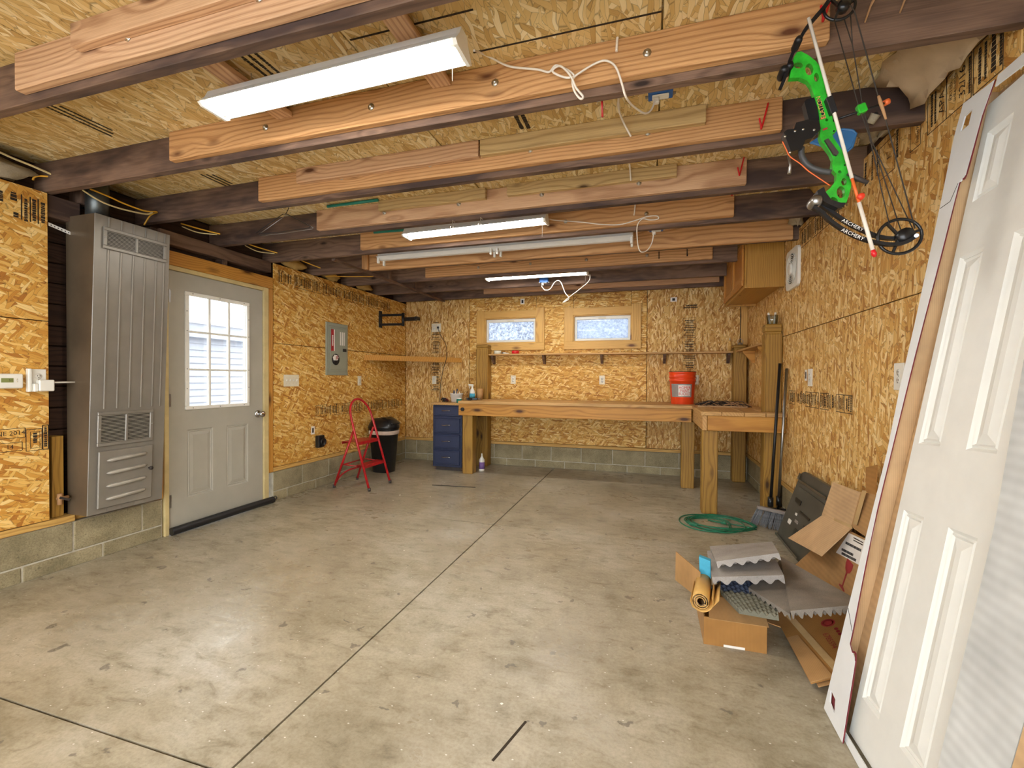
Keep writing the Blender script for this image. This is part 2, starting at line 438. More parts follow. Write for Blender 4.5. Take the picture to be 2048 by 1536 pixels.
M['dark_wood'] = wood('old_joist', (134, 106, 86), (92, 70, 56), (44, 30, 22), .4, .7, .10, .7, (66, 50, 44), .3)
M['sill'] = wood('sill_plate', (216, 176, 100), (172, 128, 62), (96, 60, 24), .8, .6, .13, .4)
M['bench'] = wood('bench_lumber', (206, 150, 66), (166, 110, 40), (78, 42, 16), .8, .5, .17, .4)
M['bench_top'] = wood('bench_top_board', (206, 164, 104), (172, 130, 76), (110, 70, 36), .7, .55, .12, .4)
M['post'] = wood('treated_post', (172, 132, 56), (128, 92, 34), (70, 46, 18), .6, .55, .14, .5)
M['trim'] = wood('pine_trim', (222, 178, 100), (188, 140, 70), (104, 60, 26), .9, .5, .15, .35)
M['oak'] = wood('oak_veneer', (194, 146, 68), (150, 104, 42), (120, 80, 34), 1.4, .4, .08, .35)
M['oak_door'] = wood('oak_door', (206, 146, 72), (164, 104, 44), (120, 76, 34), 1.6, .35, .06, .35)
M['concrete'] = concrete(); M['block'] = block()
M['mortar'] = plain('mortar', (186, 180, 162), .9, 0, .15, 20, .4)
M['joint'] = plain('saw_cut', (52, 42, 26), .95, 0, .3, 20)
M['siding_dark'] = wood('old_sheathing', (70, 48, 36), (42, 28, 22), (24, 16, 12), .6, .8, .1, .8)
M['door_paint'] = plain('door_paint', (168, 164, 150), .45, 0, .05, 4)
M['door_trim'] = plain('bare_jamb', (206, 186, 132), .6, 0, .1, 9)
M['chrome'] = plain('chrome', (200, 200, 204), .12, 1, .04)
M['nickel'] = plain('zinc_bolt', (190, 188, 182), .3, 1, .1)
M['steel'] = plain('brushed_steel', (160, 160, 158), .35, 1, .1)
M['black_rub'] = plain('black_rubber', (26, 26, 28), .45, 0, .2)
M['black_pl'] = plain('black_plastic', (24, 24, 25), .3, 0, .15)
M['black_met'] = plain('black_metal', (28, 28, 30), .4, .3, .2)
M['dark_gap'] = plain('dark_recess', (20, 17, 14), .9, 0, .2)
M['heater'] = plain('heater_enamel', (136, 130, 120), .30, .25, .10, 3)
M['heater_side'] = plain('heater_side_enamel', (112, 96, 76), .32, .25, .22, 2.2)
M['heater_hi'] = plain('heater_louvre', (170, 164, 152), .3, .3, .08)
M['galv'] = plain('galvanised', (104, 108, 106), .4, .8, .3, 8)
M['white_pl'] = plain('white_plastic', (232, 230, 220), .4, 0, .04)
M['almond'] = plain('almond_plastic', (226, 218, 194), .45, 0, .05)
M['white_met'] = plain('white_enamel', (232, 232, 228), .35, 0, .03)
M['grey_panel'] = plain('panel_grey', (152, 158, 142), .4, .2, .06, 5)
M['lcd'] = plain('lcd', (132, 140, 84), .3, 0, .05)
M['red_gloss'] = plain('red_enamel', (178, 22, 28), .3, 0, .25, 22)
M['red_pl'] = plain('red_plastic', (214, 28, 34), .35, 0, .1)
M['blue_cab'] = plain('navy_paint', (44, 54, 84), .4, 0, .12, 8)
M['blue_box'] = plain('blue_plastic', (28, 92, 168), .4, 0, .1)
M['blue_disc'] = plain('blue_plastic_pale', (62, 118, 172), .35, 0, .1)
M['orange'] = plain('orange_plastic', (236, 74, 28), .35, 0, .08, 6)
M['label_grey'] = plain('label_grey', (148, 140, 134), .5, 0, .05)
M['label_white'] = plain('paper_white', (236, 232, 224), .6, 0, .05)
M['ink'] = plain('black_ink', (44, 32, 18), .8, 0, .2)
M['ink_black'] = plain('solid_black_ink', (22, 20, 20), .7, 0, .1)
M['ink_red'] = plain('red_ink', (156, 44, 44), .7, 0, .15)
M['red_edge'] = plain('dark_red_edge', (112, 26, 36), .7, 0, .2)
M['card'] = cardboard('cardboard'); M['card_dk'] = cardboard('cardboard_brown', (164, 118, 62)); M['card_lt'] = cardboard('cardboard_pale', (200, 166, 124))
M['card_white'] = plain('white_carton', (226, 228, 228), .55, 0, .04, 5); M['card_grey'] = cardboard('white_corrugated', (198, 200, 198))
M['tape'] = plain('packing_tape', (196, 166, 118), .25, 0, .08)
M['foam_lt'] = foam('grey_foam_light', (158, 152, 146)); M['foam_md'] = foam('grey_foam', (130, 122, 112)); M['foam_dk'] = foam('olive_foam', (112, 110, 96)); M['foam_bl'] = foam('blue_grey_foam', (86, 96, 118))
M['teal_foam'] = plain('teal_foam', (64, 160, 190), .7, 0, .2, 6)
M['paper_roll'] = plain('tan_roll', (206, 162, 88), .6, 0, .1, 5)
M['white_door'] = plain('white_door_skin', (226, 226, 220), .42, 0, .03, 9, .06, .5, 60)
M['bow_green'] = plain('bow_green', (44, 178, 44), .35, 0, .28, 26)
M['string'] = plain('bow_string', (52, 44, 36), .7, 0, .2)
M['grip'] = plain('grip_brown', (58, 50, 46), .6, 0, .2)
M['arrow'] = plain('arrow_white', (226, 218, 204), .5, 0, .06)
M['or_rub'] = plain('orange_rubber', (236, 110, 46), .5, 0, .15)
M['tan_rub'] = plain('tan_cork', (180, 136, 92), .7, 0, .15)
M['cord_green'] = plain('green_cord', (26, 116, 84), .4, 0, .2, 18)
M['teal_rod'] = plain('teal_rod', (24, 134, 116), .4, 0, .12)
M['cord_white'] = plain('white_cord', (232, 222, 206), .45, 0, .05)
M['romex'] = plain('yellow_cable', (226, 170, 50), .45, 0, .12)
M['cream_cable'] = plain('cream_cable', (214, 194, 140), .5, 0, .1)
M['wrap'] = plain('house_wrap', (196, 172, 140), .6, 0, .15, 5, .4, .3, 30)
M['wool'] = foam('insulation', (186, 154, 92)); M['wool_gr'] = foam('insulation_grey', (168, 156, 132))
M['bristle'] = plain('grey_bristles', (128, 132, 138), .6, 0, .3, 40)
M['tv'] = plain('tv_back', (84, 82, 74), .4, .1, .14, 6)
M['tan_wall'] = plain('garage_wall', (196, 170, 120), .8, 0, .1, 2)
M['siding'] = plain('vinyl_siding', (126, 130, 137), .6, 0, .02, 1)
M['roof_ext'] = plain('roof_edge', (150, 152, 158), .7, 0, .15, 8)
M['bounce_ground'] = plain('bounce_white', (240, 242, 246), .9, 0, .15, 2)  # white ground colour made up to bounce daylight onto the ceiling
M['tube'] = emit('lit_tube', (1.0, .965, .90, 1), TUBE)
M['glass'] = glass('clear_glass'); M['glass_frost'] = glass('frosted_glass', haze=.82); M['glass_frost2'] = glass('frosted_glass_even', haze=.85, lo=(120, 130, 144), hi=(160, 168, 182))
M['jar'] = glass('jar_glass', (.92, .96, .95, 1), .2)
# ================================================================ SETTING
XL, XR, YB, YF = -3.60, 1.15, 6.20, -1.30
ZC, ZJ = 2.575, 2.39
def st(o): return tag(o, kind='structure')
def wbox(x0, x1, y0, y1, z0, z1, bev=0):
    return MB().box(x0, x1, y0, y1, z0, z1, bev, 0, Vector(((x0+x1)/2, (y0+y1)/2, (z0+z1)/2)))
def pan(ax, a0, a1, z0, z1, face, th, bev=.002):
    """OSB panel: ax 'x' lies in the plane x=face (runs along y), 'y' in the plane y=face"""
    off = Vector((random.uniform(-30, 30), random.uniform(-30, 30), 0))
    c = ((a0+a1)/2, (z0+z1)/2)
    if ax == 'x': return MB().obox((face+th/2, c[0], c[1]), ((0,1,0),(0,0,1),(1,0,0)), (abs(a1-a0)/2, abs(z1-z0)/2, abs(th)/2), bev, 0, off)
    return MB().obox((c[0], face+th/2, c[1]), ((1,0,0),(0,0,1),(0,1,0)), (abs(a1-a0)/2, abs(z1-z0)/2, abs(th)/2), bev, 0, off)
# ---- floor: slabs cut by saw joints
floor = st(wbox(-3.9, 1.45, YF-.6, YB+.15, -.12, -.022).build('floor', M['joint']))
for (x0, x1) in ((XL-.02, -1.265), (-1.256, XR+.015)):
    for (y0, y1) in ((YF-.4, 1.0825), (1.0915, 3.633), (3.642, YB)):
        wbox(x0, x1, y0, y1, -.03, 0).build('slab', M['concrete'], floor)
# ---- ceiling: subfloor panels, joists, sister boards
ceil = st(wbox(-3.85, 1.4, YF, YB+.1, 2.60, 2.66).build('ceiling', M['osb_ceil']))
xs = [-3.55, -2.364, -2.357, -1.156, -1.149, .030, .037, 1.12]
for i in range(0, 8, 2):
    for (y0, y1) in ((YF, 1.0), (1.002, 3.44), (3.444, 5.86), (5.864, YB)):
        off = Vector((random.uniform(-30, 30), random.uniform(-30, 30), 0))
        MB().box(xs[i], xs[i+1], y0, y1, ZC, ZC+.02, .002, 0, off).build('panel', M['osb_ceil'], ceil)
# chalked nail lines and mill print on the panels above the first bays
for x0, x1, y in ((-1.14, -.62, 1.533), (-.70, .03, 1.735), (-1.14, -.1, 2.38)):
    wbox(x0, x1, y-.004, y+.004, ZC-.0012, ZC).build('nail_line', M['ink'], ceil)
def mill_print(parent, rows, name='mill_print'):
    mb = MB()
    for c, X, Y, n, L, h in rows:      # illegible rows of print: rows of small dashes
        c = Vector(c); X = Vector(X).normalized(); Y = Vector(Y).normalized(); t = -L/2
        while t < L/2:
            d = random.uniform(.006, .014)*(h/.012)**.5
            mb.obox(c+X*(t+d/2), (X, Y, X.cross(Y)), (d/2*.82, h/2*random.uniform(.7, 1), .0006)); t += d
    return mb.build(name, M['ink'], parent)
for cx, cy, L in ((-2.86, 1.61, .3), (-2.83, 2.36, .2), (-1.63, 1.55, .2)):
    mill_print(ceil, [((cx+k*.035, cy, ZC-.0006), (0,1,0), (1,0,0), 1, L*(1-.12*k), .016) for k in range(3)])
mill_print(ceil, [((-.66+k*.035, 2.25, ZC-.0006), (0,1,0), (1,0,0), 1, .16, .024) for k in range(2)])
JR = [.66, 1.28, 1.905, 2.49, 3.09, 3.66, 4.25, 4.86, 5.49, 6.08]
for i, yr in enumerate(JR):
    x1 = .80 if i in (7, 8) else 1.28
    MB().box(-3.74, x1, yr-.045, yr, ZJ, ZC, .003).build('joist', M['dark_wood'], ceil)
def bolt(mb, p, r=.016):
    p = Vector(p); mb.lathe(p, [(r, 0), (r, .003), (r*.62, .0032), (r*.55, .010), (r*.25, .014), (0, .014)], 8, (0,-1,0))
def sister(i, x0, x1, z0=2.42, bolts=(), mat='new_wood', z1=ZC):
    y = JR[i]-.045
    s = MB().box(x0, x1, y-.038, y, z0, z1, .004).build('sister_board', M[mat], ceil)
    for bx in bolts:
        mb = MB(); bolt(mb, (bx, y-.038, 2.495)); mb.build('bolt', M['nickel'], s)
    return s, y-.038
bl = (-1.85, -1.24, -.635, -.02)
s0, _ = sister(0, -2.51, .585, bolts=())
s1, y1 = sister(1, -2.51, .585, bolts=bl[:2])
s2, y2 = sister(2, -2.51, .585, bolts=bl, mat='new_wood2')
s3, y3 = sister(3, -2.51, .585, bolts=bl, mat='new_wood2')
s4, y4 = sister(4, -2.55, .545, bolts=(-1.93, -1.32, -.71, -.076))
s5, y5 = sister(5, -2.55, .57, bolts=(-.65, -.034), mat='new_wood2')
s6, y6 = sister(6, -2.86, 1.10, 2.385, bolts=(), mat='new_wood2')
s7, y7 = sister(7, -2.52, .575, bolts=(-1.855, -1.25, -.644, -.036), mat='new_wood2')
s9, y9 = sister(9, -2.25, .80, 2.435)
def strip(parent, y, x0, x1, z0=2.485, mat='new_wood', th=.038):
    MB().box(x0, x1, y-th, y, z0, ZC, .003).build('strip', M[mat], parent)
strip(s1, y1, -2.10, .585, 2.487)
strip(s3, y3, -2.165, -.925, 2.484); strip(s3, y3, -.915, .25, 2.488, 'green_wood')
strip(s4, y4, -1.96, -1.105, 2.50, 'green_wood'); strip(s4, y4, -.948, .15, 2.50, 'green_wood')
# boards across the first bay that carry the near light, blocking in the far bays
for x0, x1 in ((-1.775, -1.685), (-.925, -.838)):
    MB().box(x0, x1, JR[1]+.002, y2-.002, 2.520, 2.545, .002).build('cross_board', M['new_wood'], ceil)
for x0, x1 in ((-1.6, -1.51), (-.95, -.86)):
    MB().box(x0, x1, JR[4]+.002, y5-.002, 2.520, 2.545, .002).build('cross_board', M['new_wood'], ceil)
for x0, x1 in ((-1.55, -1.46), (-.85, -.76)):
    MB().box(x0, x1, JR[7]+.002, JR[8]-.047, 2.520, 2.545, .002).build('cross_board', M['new_wood'], ceil)
MB().box(-2.93, -2.89, JR[5]+.002, 6.10, ZJ-.022, ZJ-.001, .002).build('tie_strip', M['dark_wood'], ceil)
MB().box(-2.93, -2.862, y6-.03, y6+.008, ZJ, ZC-.003, .002).build('block', M['new_wood2'], ceil)
for y in (4.62, 5.2):
    MB().box(-2.93, -2.89, y, y+.04, ZJ, ZC-.003, .002).build('block', M['dark_wood'], ceil)

# ---- left wall
def shell(name, boxes, mat):
    mb = MB()
    for b in boxes: mb.box(*b)
    return st(mb.build(name, mat))
wl = shell('wall_left', [(-3.86, -3.76, YF, 2.545, 0, 2.6), (-3.86, -3.76, 3.60, YB+.1, 0, 2.6), (-3.86, -3.76, 2.545, 3.60, 2.16, 2.6)], M['siding_dark'])
def course(parent, axis, face, a0, a1, ph, z0, z1, pitch=.42, dirn=-1, th=.12):
    k = math.ceil((a0-ph)/pitch)
    cuts = [a0]+[ph+pitch*j for j in range(k, k+60) if a0+.02 < ph+pitch*j < a1-.02]+[a1]
    for p, q in zip(cuts, cuts[1:]):
        p += .005; q -= .005
        mb = MB(); off = Vector((random.uniform(-9, 9),)*3)
        lo, hi = sorted((face, face+dirn*th))
        if axis == 'y': mb.box(lo, hi, p, q, z0, z1, .004, None, off)
        else: mb.box(p, q, lo, hi, z0, z1, .004, None, off)
        mb.build('block', M['block'], parent)
def mortar(parent, axis, face, a0, a1, dirn=-1):
    lo, hi = sorted((face+dirn*.005, face+dirn*.11))
    (wbox(lo, hi, a0, a1, 0, .293) if axis == 'y' else wbox(a0, a1, lo, hi, 0, .293)).build('mortar', M['mortar'], parent)
ZS0, ZS1 = .297, .337
for a0, a1, pu, pl in ((YF, 2.555, 1.991, 1.737), (3.635, YB, 4.033, 3.82)):
    mortar(wl, 'y', XL, a0, a1)
    course(wl, 'y', XL, a0, a1, pu, .102, .292); course(wl, 'y', XL, a0, a1, pl, .001, .092)
MB().box(XL-.11, XL+.002, YF, 2.0, ZS0, ZS1, .003).build('sill_plate', M['sill'], wl)
MB().box(XL-.11, XL-.03, 2.0, 2.55, ZS0, ZS1, .003).build('sill_plate', M['sill'], wl)
MB().box(XL-.11, XL+.002, 3.635, YB-.002, ZS0, ZS1, .003).build('sill_plate', M['sill'], wl)
pl_ = []
for y0, y1, z0, z1 in ((YF, -.573, .342, 1.585), (-.57, 1.868, .342, 1.585), (YF, -.573, 1.59, 2.385), (-.57, 1.868, 1.59, 2.385),
                       (3.64, YB-.0005, .342, 1.585), (3.64, YB-.0005, 1.59, 2.385)):
    pl_.append(pan('x', y0, y1, z0, z1, XL, -.012).build('panel', M['osb_left'], wl))
MB().box(XL-.12, XL-.013, YB-.0005, YB+.095, .338, 2.39, .002).build('stud', M['siding_dark'], wl)  # dark corner filler with the mortar below, added to block a light leak
MB().box(XL-.12, XL+.001, YB+.013, YB+.095, 0, .337).build('mortar', M['mortar'], wl)
# stud bay behind the wall furnace: old boards, stud, blocks, plate
z = .34
while z < 2.5:
    h = random.uniform(.13, .15); h = min(h, 2.52-z)
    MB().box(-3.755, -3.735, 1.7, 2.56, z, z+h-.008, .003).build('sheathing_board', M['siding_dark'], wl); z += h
for y0, y1, z0, z1, mt in ((1.82, 1.866, .34, 2.385, 'dark_wood'), (2.50, 2.545, .34, 2.385, 'dark_wood'), (1.90, 1.96, .34, .86, 'post')):
    MB().box(-3.73, -3.635, y0, y1, z0, z1, .003).build('stud', M[mt], wl)
MB().box(-3.73, -3.62, 1.87, 2.05, 2.25, 2.388, .004).build('block', M['dark_wood'], wl)
MB().box(-3.74, -3.60, 2.04, 2.10, 2.39, 2.57, .003).build('block', M['dark_wood'], wl)
MB().box(-3.74, -3.60, 2.47, 2.495, 2.395, 2.57, .003).build('block', M['dark_wood'], wl)
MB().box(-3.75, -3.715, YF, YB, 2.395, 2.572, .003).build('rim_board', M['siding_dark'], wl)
MB().box(-3.69, -3.605, 2.55, 3.62, 2.285, 2.388, .004).build('top_plate', M['dark_wood'], wl)
MB().box(-3.69, -3.605, 3.08, 3.13, 2.20, 2.283, .003).build('cripple_stud', M['dark_wood'], wl)
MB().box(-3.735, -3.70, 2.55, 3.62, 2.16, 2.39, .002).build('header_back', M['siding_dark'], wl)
MB().box(-3.70, XL+.004, 2.545, 3.632, 2.122, 2.235, .004).build('header_board', M['bench'], wl)
MB().box(-3.70, XL+.004, 3.572, 3.632, .297, 2.12, .004).build('trim_stud', M['bench'], wl)
MB().box(-3.70, XL-.002, 2.52, 2.566, .30, 2.12, .004).build('trim_stud', M['bench'], wl)
# ---- back wall with two windows
wb = shell('wall_back', [(-3.86, -2.30, YB+.10, YB+.18, 0, 2.6), (-1.535, -1.008, YB+.10, YB+.18, 0, 2.6), (-.236, 1.4, YB+.10, YB+.18, 0, 2.6),
    (-2.30, -.236, YB+.10, YB+.18, 0, 1.755), (-2.30, -.236, YB+.10, YB+.18, 2.115, 2.6)], M['siding_dark'])
mortar(wb, 'x', YB, XL, XR+.015, 1)
course(wb, 'x', YB, XL, XR+.01, -1.31, .102, .292, .42, 1); course(wb, 'x', YB, XL, XR+.01, -1.118, .001, .092, .42, 1)
MB().box(XL+.003, XR-.003, YB-.002, YB+.10, ZS0, ZS1, .003).build('sill_plate', M['sill'], wb)
def bpan(x0, x1, z0, z1, mat): return pan('y', x0, x1, z0, z1, YB, .012).build('panel', M[mat], wb)
bp = [bpan(XL+.004, -2.547, .342, 2.42, 'osb_vert')]
XA, XBB = -2.542, -.042
for x0, x1, z0, z1 in ((XA, -1.9, .342, .80), (-1.897, XBB, .342, .80), (XA, XBB, .803, 1.585), (XA, -2.302, 1.59, 2.42), (-2.298, -1.537, 1.59, 1.753), (-2.298, -1.537, 2.117, 2.42),
                       (-1.533, -1.01, 1.59, 2.42), (-1.006, -.238, 1.59, 1.753), (-1.006, -.238, 2.117, 2.42), (-.234, XBB, 1.59, 2.42)):
    bp.append(bpan(x0, x1, z0, z1, 'osb_back'))
bp.append(bpan(-.036, XR-.004, .342, 2.45, 'osb_vert'))
MB().box(XL+.003, XR-.003, YB+.002, YB+.09, 2.452, 2.572, .003).build('top_plate', M['dark_wood'], wb)
MB().box(XR-.08, XR-.002, YB-.02, YB-.001, .342, 2.38, .003).build('corner_board', M['trim'], wb)
def window(n, x0, x1, z0, z1, frost):
    """x0..z1 = clear opening"""
    w_ = st(MB().box(x0-.004, x1+.004, YB-.003, YB+.095, z0-.004, z0+.012).box(x0-.004, x1+.004, YB-.003, YB+.095, z1-.012, z1+.004)
            .box(x0-.004, x0+.012, YB-.003, YB+.095, z0+.012, z1-.012).box(x1-.012, x1+.004, YB-.003, YB+.095, z0+.012, z1-.012).build('window_%d' % n, M['trim']))
    T = .125
    for a in ((x0-T, x1+T, z0-.105, z0), (x0-.11, x1+.11, z1, z1+.10)):
        MB().box(a[0], a[1], YB-.022, YB-.001, a[2], a[3], .003).build('casing_board', M['trim'], w_)
    for a in ((x0-T, x0-.001, z0+.001, z1+.115), (x1+.001, x1+T, z0+.001, z1+.13)):
        MB().box(a[0], a[1], YB-.024, YB-.001, a[2], a[3], .003).build('casing_board', M['trim'], w_)
    g0, g1, h0, h1 = x0+.014, x1-.014, z0+.014, z1-.014
    fr = MB()
    for a in ((g0, g1, h0, h0+.03), (g0, g1, h1-.045, h1)): fr.box(a[0], a[1], YB+.03, YB+.07, a[2], a[3], .003)
    for a in ((g0, g0+.03), (g1-.03, g1)): fr.box(a[0], a[1], YB+.03, YB+.07, h0+.03, h1-.045, .003)
    sash = fr.build('sash', M['white_pl'], w_)
    wbox(g0+.03, g1-.03, YB+.048, YB+.052, h0+.03, h1-.045).build('pane', M[frost], sash)
    MB().box((g0+g1)/2-.05, (g0+g1)/2+.05, YB+.018, YB+.03, h1-.035, h1-.02, .003).build('latch', M['almond'], sash)
window(1, -2.30, -1.535, 1.755, 2.115, 'glass_frost'); window(2, -1.008, -.236, 1.755, 2.115, 'glass_frost2')
# ---- right wall
wr = shell('wall_right', [(1.285, 1.40, YF, YB+.1, 0, 2.6)], M['siding_dark'])
mortar(wr, 'y', XR+.012, YF, YB, 1)
course(wr, 'y', XR+.012, YF, YB, 5.791, .102, .292, .42, 1, .11); course(wr, 'y', XR+.012, YF, YB, 5.58, .001, .092, .42, 1, .11)
MB().box(XR-.002, XR+.11, YF, YB, ZS0, ZS1, .003).build('sill_plate', M['sill'], wr)
rp = []
for y0, y1, z0, z1 in ((YF, .68, .342, 1.635), (.684, 3.075, .342, 1.635), (3.079, 5.52, .342, 1.635), (5.524, YB-.004, .342, 1.635),
                       (YF, 1.9, 1.64, 2.50), (1.904, 3.20, 1.64, 2.50), (3.204, 5.6, 1.64, 2.48), (5.604, YB-.004, 1.64, 2.47)):
    rp.append(pan('x', y0, y1, z0, z1, XR, .012).build('panel', M['osb_right'], wr))
MB().box(1.165, 1.285, YF, YB, 2.50, 2.572, .003).build('top_plate', M['siding_dark'], wr)
# ---- front wall behind the photographer, with an unseen opening added to let fill daylight in
wf = shell('wall_front', [(-3.86, -3.1, YF-.12, YF, 0, 2.6), (.85, 1.4, YF-.12, YF, 0, 2.6), (-3.1, .85, YF-.12, YF, 2.2, 2.6)], M['tan_wall'])
# ---- outside: ground, neighbour's siding seen through the door light
gr = st(wbox(-30, 25, -30, 40, -.45, -.35).build('ground', M['bounce_ground']))
nb = thing('neighbour_house', (-7.6, 4.3, -.35), 'white lap-sided house wall with flat roof edge seen through the door glass', 'house')
z = -.35; k = 0
while z < 1.93:
    MB().prism([(-7.62, 0, z), (-7.578, 0, z), (-7.60, 0, z+.115), (-7.62, 0, z+.115)], (0, 13, 0)).build('lap_board', M['siding'], nb); z += .115
wbox(-7.8, -7.63, 0, 13, -.35, 1.95).build('wall', M['siding'], nb)
MB().prism([(-7.85, 0, 1.93), (-7.45, 0, 1.93), (-7.42, 0, 2.16), (-7.85, 0, 2.16)], (0, 13, 0)).build('fascia', M['siding'], nb)
MB().prism([(-7.9, 0, 2.16), (-7.38, 0, 2.16), (-7.38, 0, 2.19), (-7.9, 0, 2.25)], (0, 13, 0)).build('roof_edge', M['roof_ext'], nb)

# ---- printed stamps on the sheathing
def frame(mb, c, X, Y, w_, h_, t=.003):
    c = Vector(c); X = Vector(X); Y = Vector(Y); N_ = X.cross(Y)
    for s in (-1, 1):
        mb.obox(c+Y*(s*h_/2), (X, Y, N_), (w_/2, t/2, .0006)); mb.obox(c+X*(s*w_/2), (X, Y, N_), (t/2, h_/2, .0006))
XP = XL+.0004; Yv = (0,0,1); Yh = (0,1,0)
def lstamp(panel, y, z, txt, s): text(txt, s, (XP, y, z), Yh, Yv, M['ink'], panel, 'stamp')
P1 = pl_[1]; mb = MB()
lstamp(P1, 1.69, .905, 'NE 2014', .036); lstamp(P1, 1.685, .825, '14', .034)
frame(mb, (XP, 1.66, .905), Yh, Yv, .19, .055); frame(mb, (XP, 1.66, .825), Yh, Yv, .16, .05); frame(mb, (XP, 1.795, .855), Yh, Yv, .075, .13); frame(mb, (XP, 1.80, .855), Yh, Yv, .045, .10, .002); frame(mb, (XP, 1.850, .865), Yh, Yv, .028, .15, .005)
mb.build('stamp_frame', M['ink'], P1)
mill_print(P1, [((XP, 1.80, .86), (0,0,1), (0,-1,0), 1, .05, .02), ((XP, 1.850, .865), (0,0,1), (0,-1,0), 1, .12, .016)])
P3 = pl_[3]; mb = MB()
for y in (1.745, 1.785, 1.822): mb.obox((XP, y, 2.255), ((0,0,1),(0,-1,0),(1,0,0)), (.075, .003, .0006))
mb.build('stamp_frame', M['ink'], P3)
mill_print(P3, [((XP, 1.765, 2.24), (0,0,1), (0,-1,0), 1, .13, .018), ((XP, 1.803, 2.25), (0,0,1), (0,-1,0), 1, .12, .02), ((XP, 1.845, 2.25), (0,0,1), (0,-1,0), 1, .12, .022), ((XP, 1.71, 2.30), (0,0,1), (0,-1,0), 1, .04, .03), ((XP, 1.72, 2.20), (0,0,1), (0,-1,0), 1, .03, .03), ((XP, 1.655, 2.28), (0,0,1), (0,-1,0), 1, .05, .02)])
def band(panel, face, axis, a0, a1, z0, z1, seed, sgn=1):
    """a strip of illegible grade stamps: boxes with upright rows of print"""
    rnd = random.Random(seed); mb = MB(); rows = []; a = a0
    X = Vector((0,1,0)) if axis == 'x' else Vector((1,0,0)); Z = Vector((0,0,1)); N_ = Vector((sgn,0,0)) if axis == 'x' else Vector((0,sgn,0))
    P = lambda a, z: (Vector((face, a, z)) if axis == 'x' else Vector((a, face, z)))
    while a < a1-.05:
        w_ = rnd.uniform(.05, .15); w_ = min(w_, a1-a)
        if rnd.random() < .75:
            c = P(a+w_/2, (z0+z1)/2)
            for s in (-1, 1):
                mb.obox(c+Z*(s*(z1-z0)/2), (X, Z, N_), (w_/2, .002, .0006)); mb.obox(c+X*(s*w_/2), (X, Z, N_), (.002, (z1-z0)/2, .0006))
        t = a+.018
        while t < a+w_-.012:
            h_ = rnd.choice((.012, .016, .022)); rows.append((P(t, (z0+z1)/2), Z, X, 1, (z1-z0)*rnd.uniform(.55, .85), h_*.8)); t += h_+.008
        a += w_+rnd.choice((.0, .0, .03))
    mb.build('stamp_frame', M['ink'], panel); mill_print(panel, rows)
band(pl_[5], XP, 'x', 3.70, 5.75, 2.20, 2.33, 3); band(pl_[4], XP, 'x', 4.24, 6.12, .80, .93, 4)
XRP = XR-.0004
band(rp[2], XRP, 'x', 3.15, 4.42, 1.045, 1.155, 5, -1); band(rp[6], XRP, 'x', 3.25, 4.2, 2.30, 2.44, 6, -1)
# legible grade stamp along the top of the right wall
PR = rp[5]; mb = MB(); Xr = (0,-1,0)
def rstamp(y, z, t, s, up=(0,1,0)): text(t, s, (XRP, y, z), (0,0,1), up, M['ink'], PR, 'stamp')
frame(mb, (XRP, 2.36, 2.40), Xr, Yv, .13, .17); frame(mb, (XRP, 2.22, 2.40), Xr, Yv, .15, .17); frame(mb, (XRP, 2.06, 2.40), Xr, Yv, .15, .17); frame(mb, (XRP, 2.52, 2.39), Xr, Yv, .085, .17); frame(mb, (XRP, 2.78, 2.38), Xr, Yv, .16, .17)
mb.build('stamp_frame', M['ink'], PR)
rstamp(2.325, 2.40, 'APA', .05); rstamp(2.265, 2.41, 'RATED', .024); rstamp(2.24, 2.41, 'SHEATHING', .02); rstamp(2.195, 2.405, '32/16', .052); rstamp(2.50, 2.39, 'NIN6701NG', .026); rstamp(2.76, 2.38, 'E', .05)
mill_print(PR, [((XRP, y, 2.40), (0,0,1), (0,1,0), 1, .13, h) for y, h in ((2.395, .014), (2.37, .012), (2.155, .012), (2.10, .016), (2.07, .012), (2.03, .024), (1.995, .014), (2.68, .022), (2.88, .02), (2.94, .016), (3.02, .022))])
# upright stamps on the back wall
for pnl, x, z0, z1, sd in ((bp[0], -3.09, 1.62, 2.05, 1), (bp[0], -3.09, 1.05, 1.52, 2), (bp[-1], .48, 1.65, 2.0, 3), (bp[-1], .485, 1.38, 1.58, 4)):
    rnd = random.Random(sd); mb = MB(); rows = []; Pn = Vector((x, YB-.0004, 0)); X = Vector((1,0,0)); Z = Vector((0,0,1)); z = z0
    while z < z1:
        h = rnd.uniform(.04, .09); frame(mb, Pn+Z*(z+h/2), X, Z, .155, h, .003)
        r_ = z+.02
        while r_ < z+h-.008: rows.append((Pn+Z*r_, X, Z, 1, .15*rnd.uniform(.5, .85), .015)); r_ += .023
        z += h+.006
    mb.build('stamp_frame', M['ink'], pnl); mill_print(pnl, rows)
mill_print(bp[-1], [((.50, YB-.0004, 2.19), (1,0,0), (0,0,1), 1, .12, .025), ((.49, YB-.0004, 2.165), (1,0,0), (0,0,1), 1, .16, .02)])
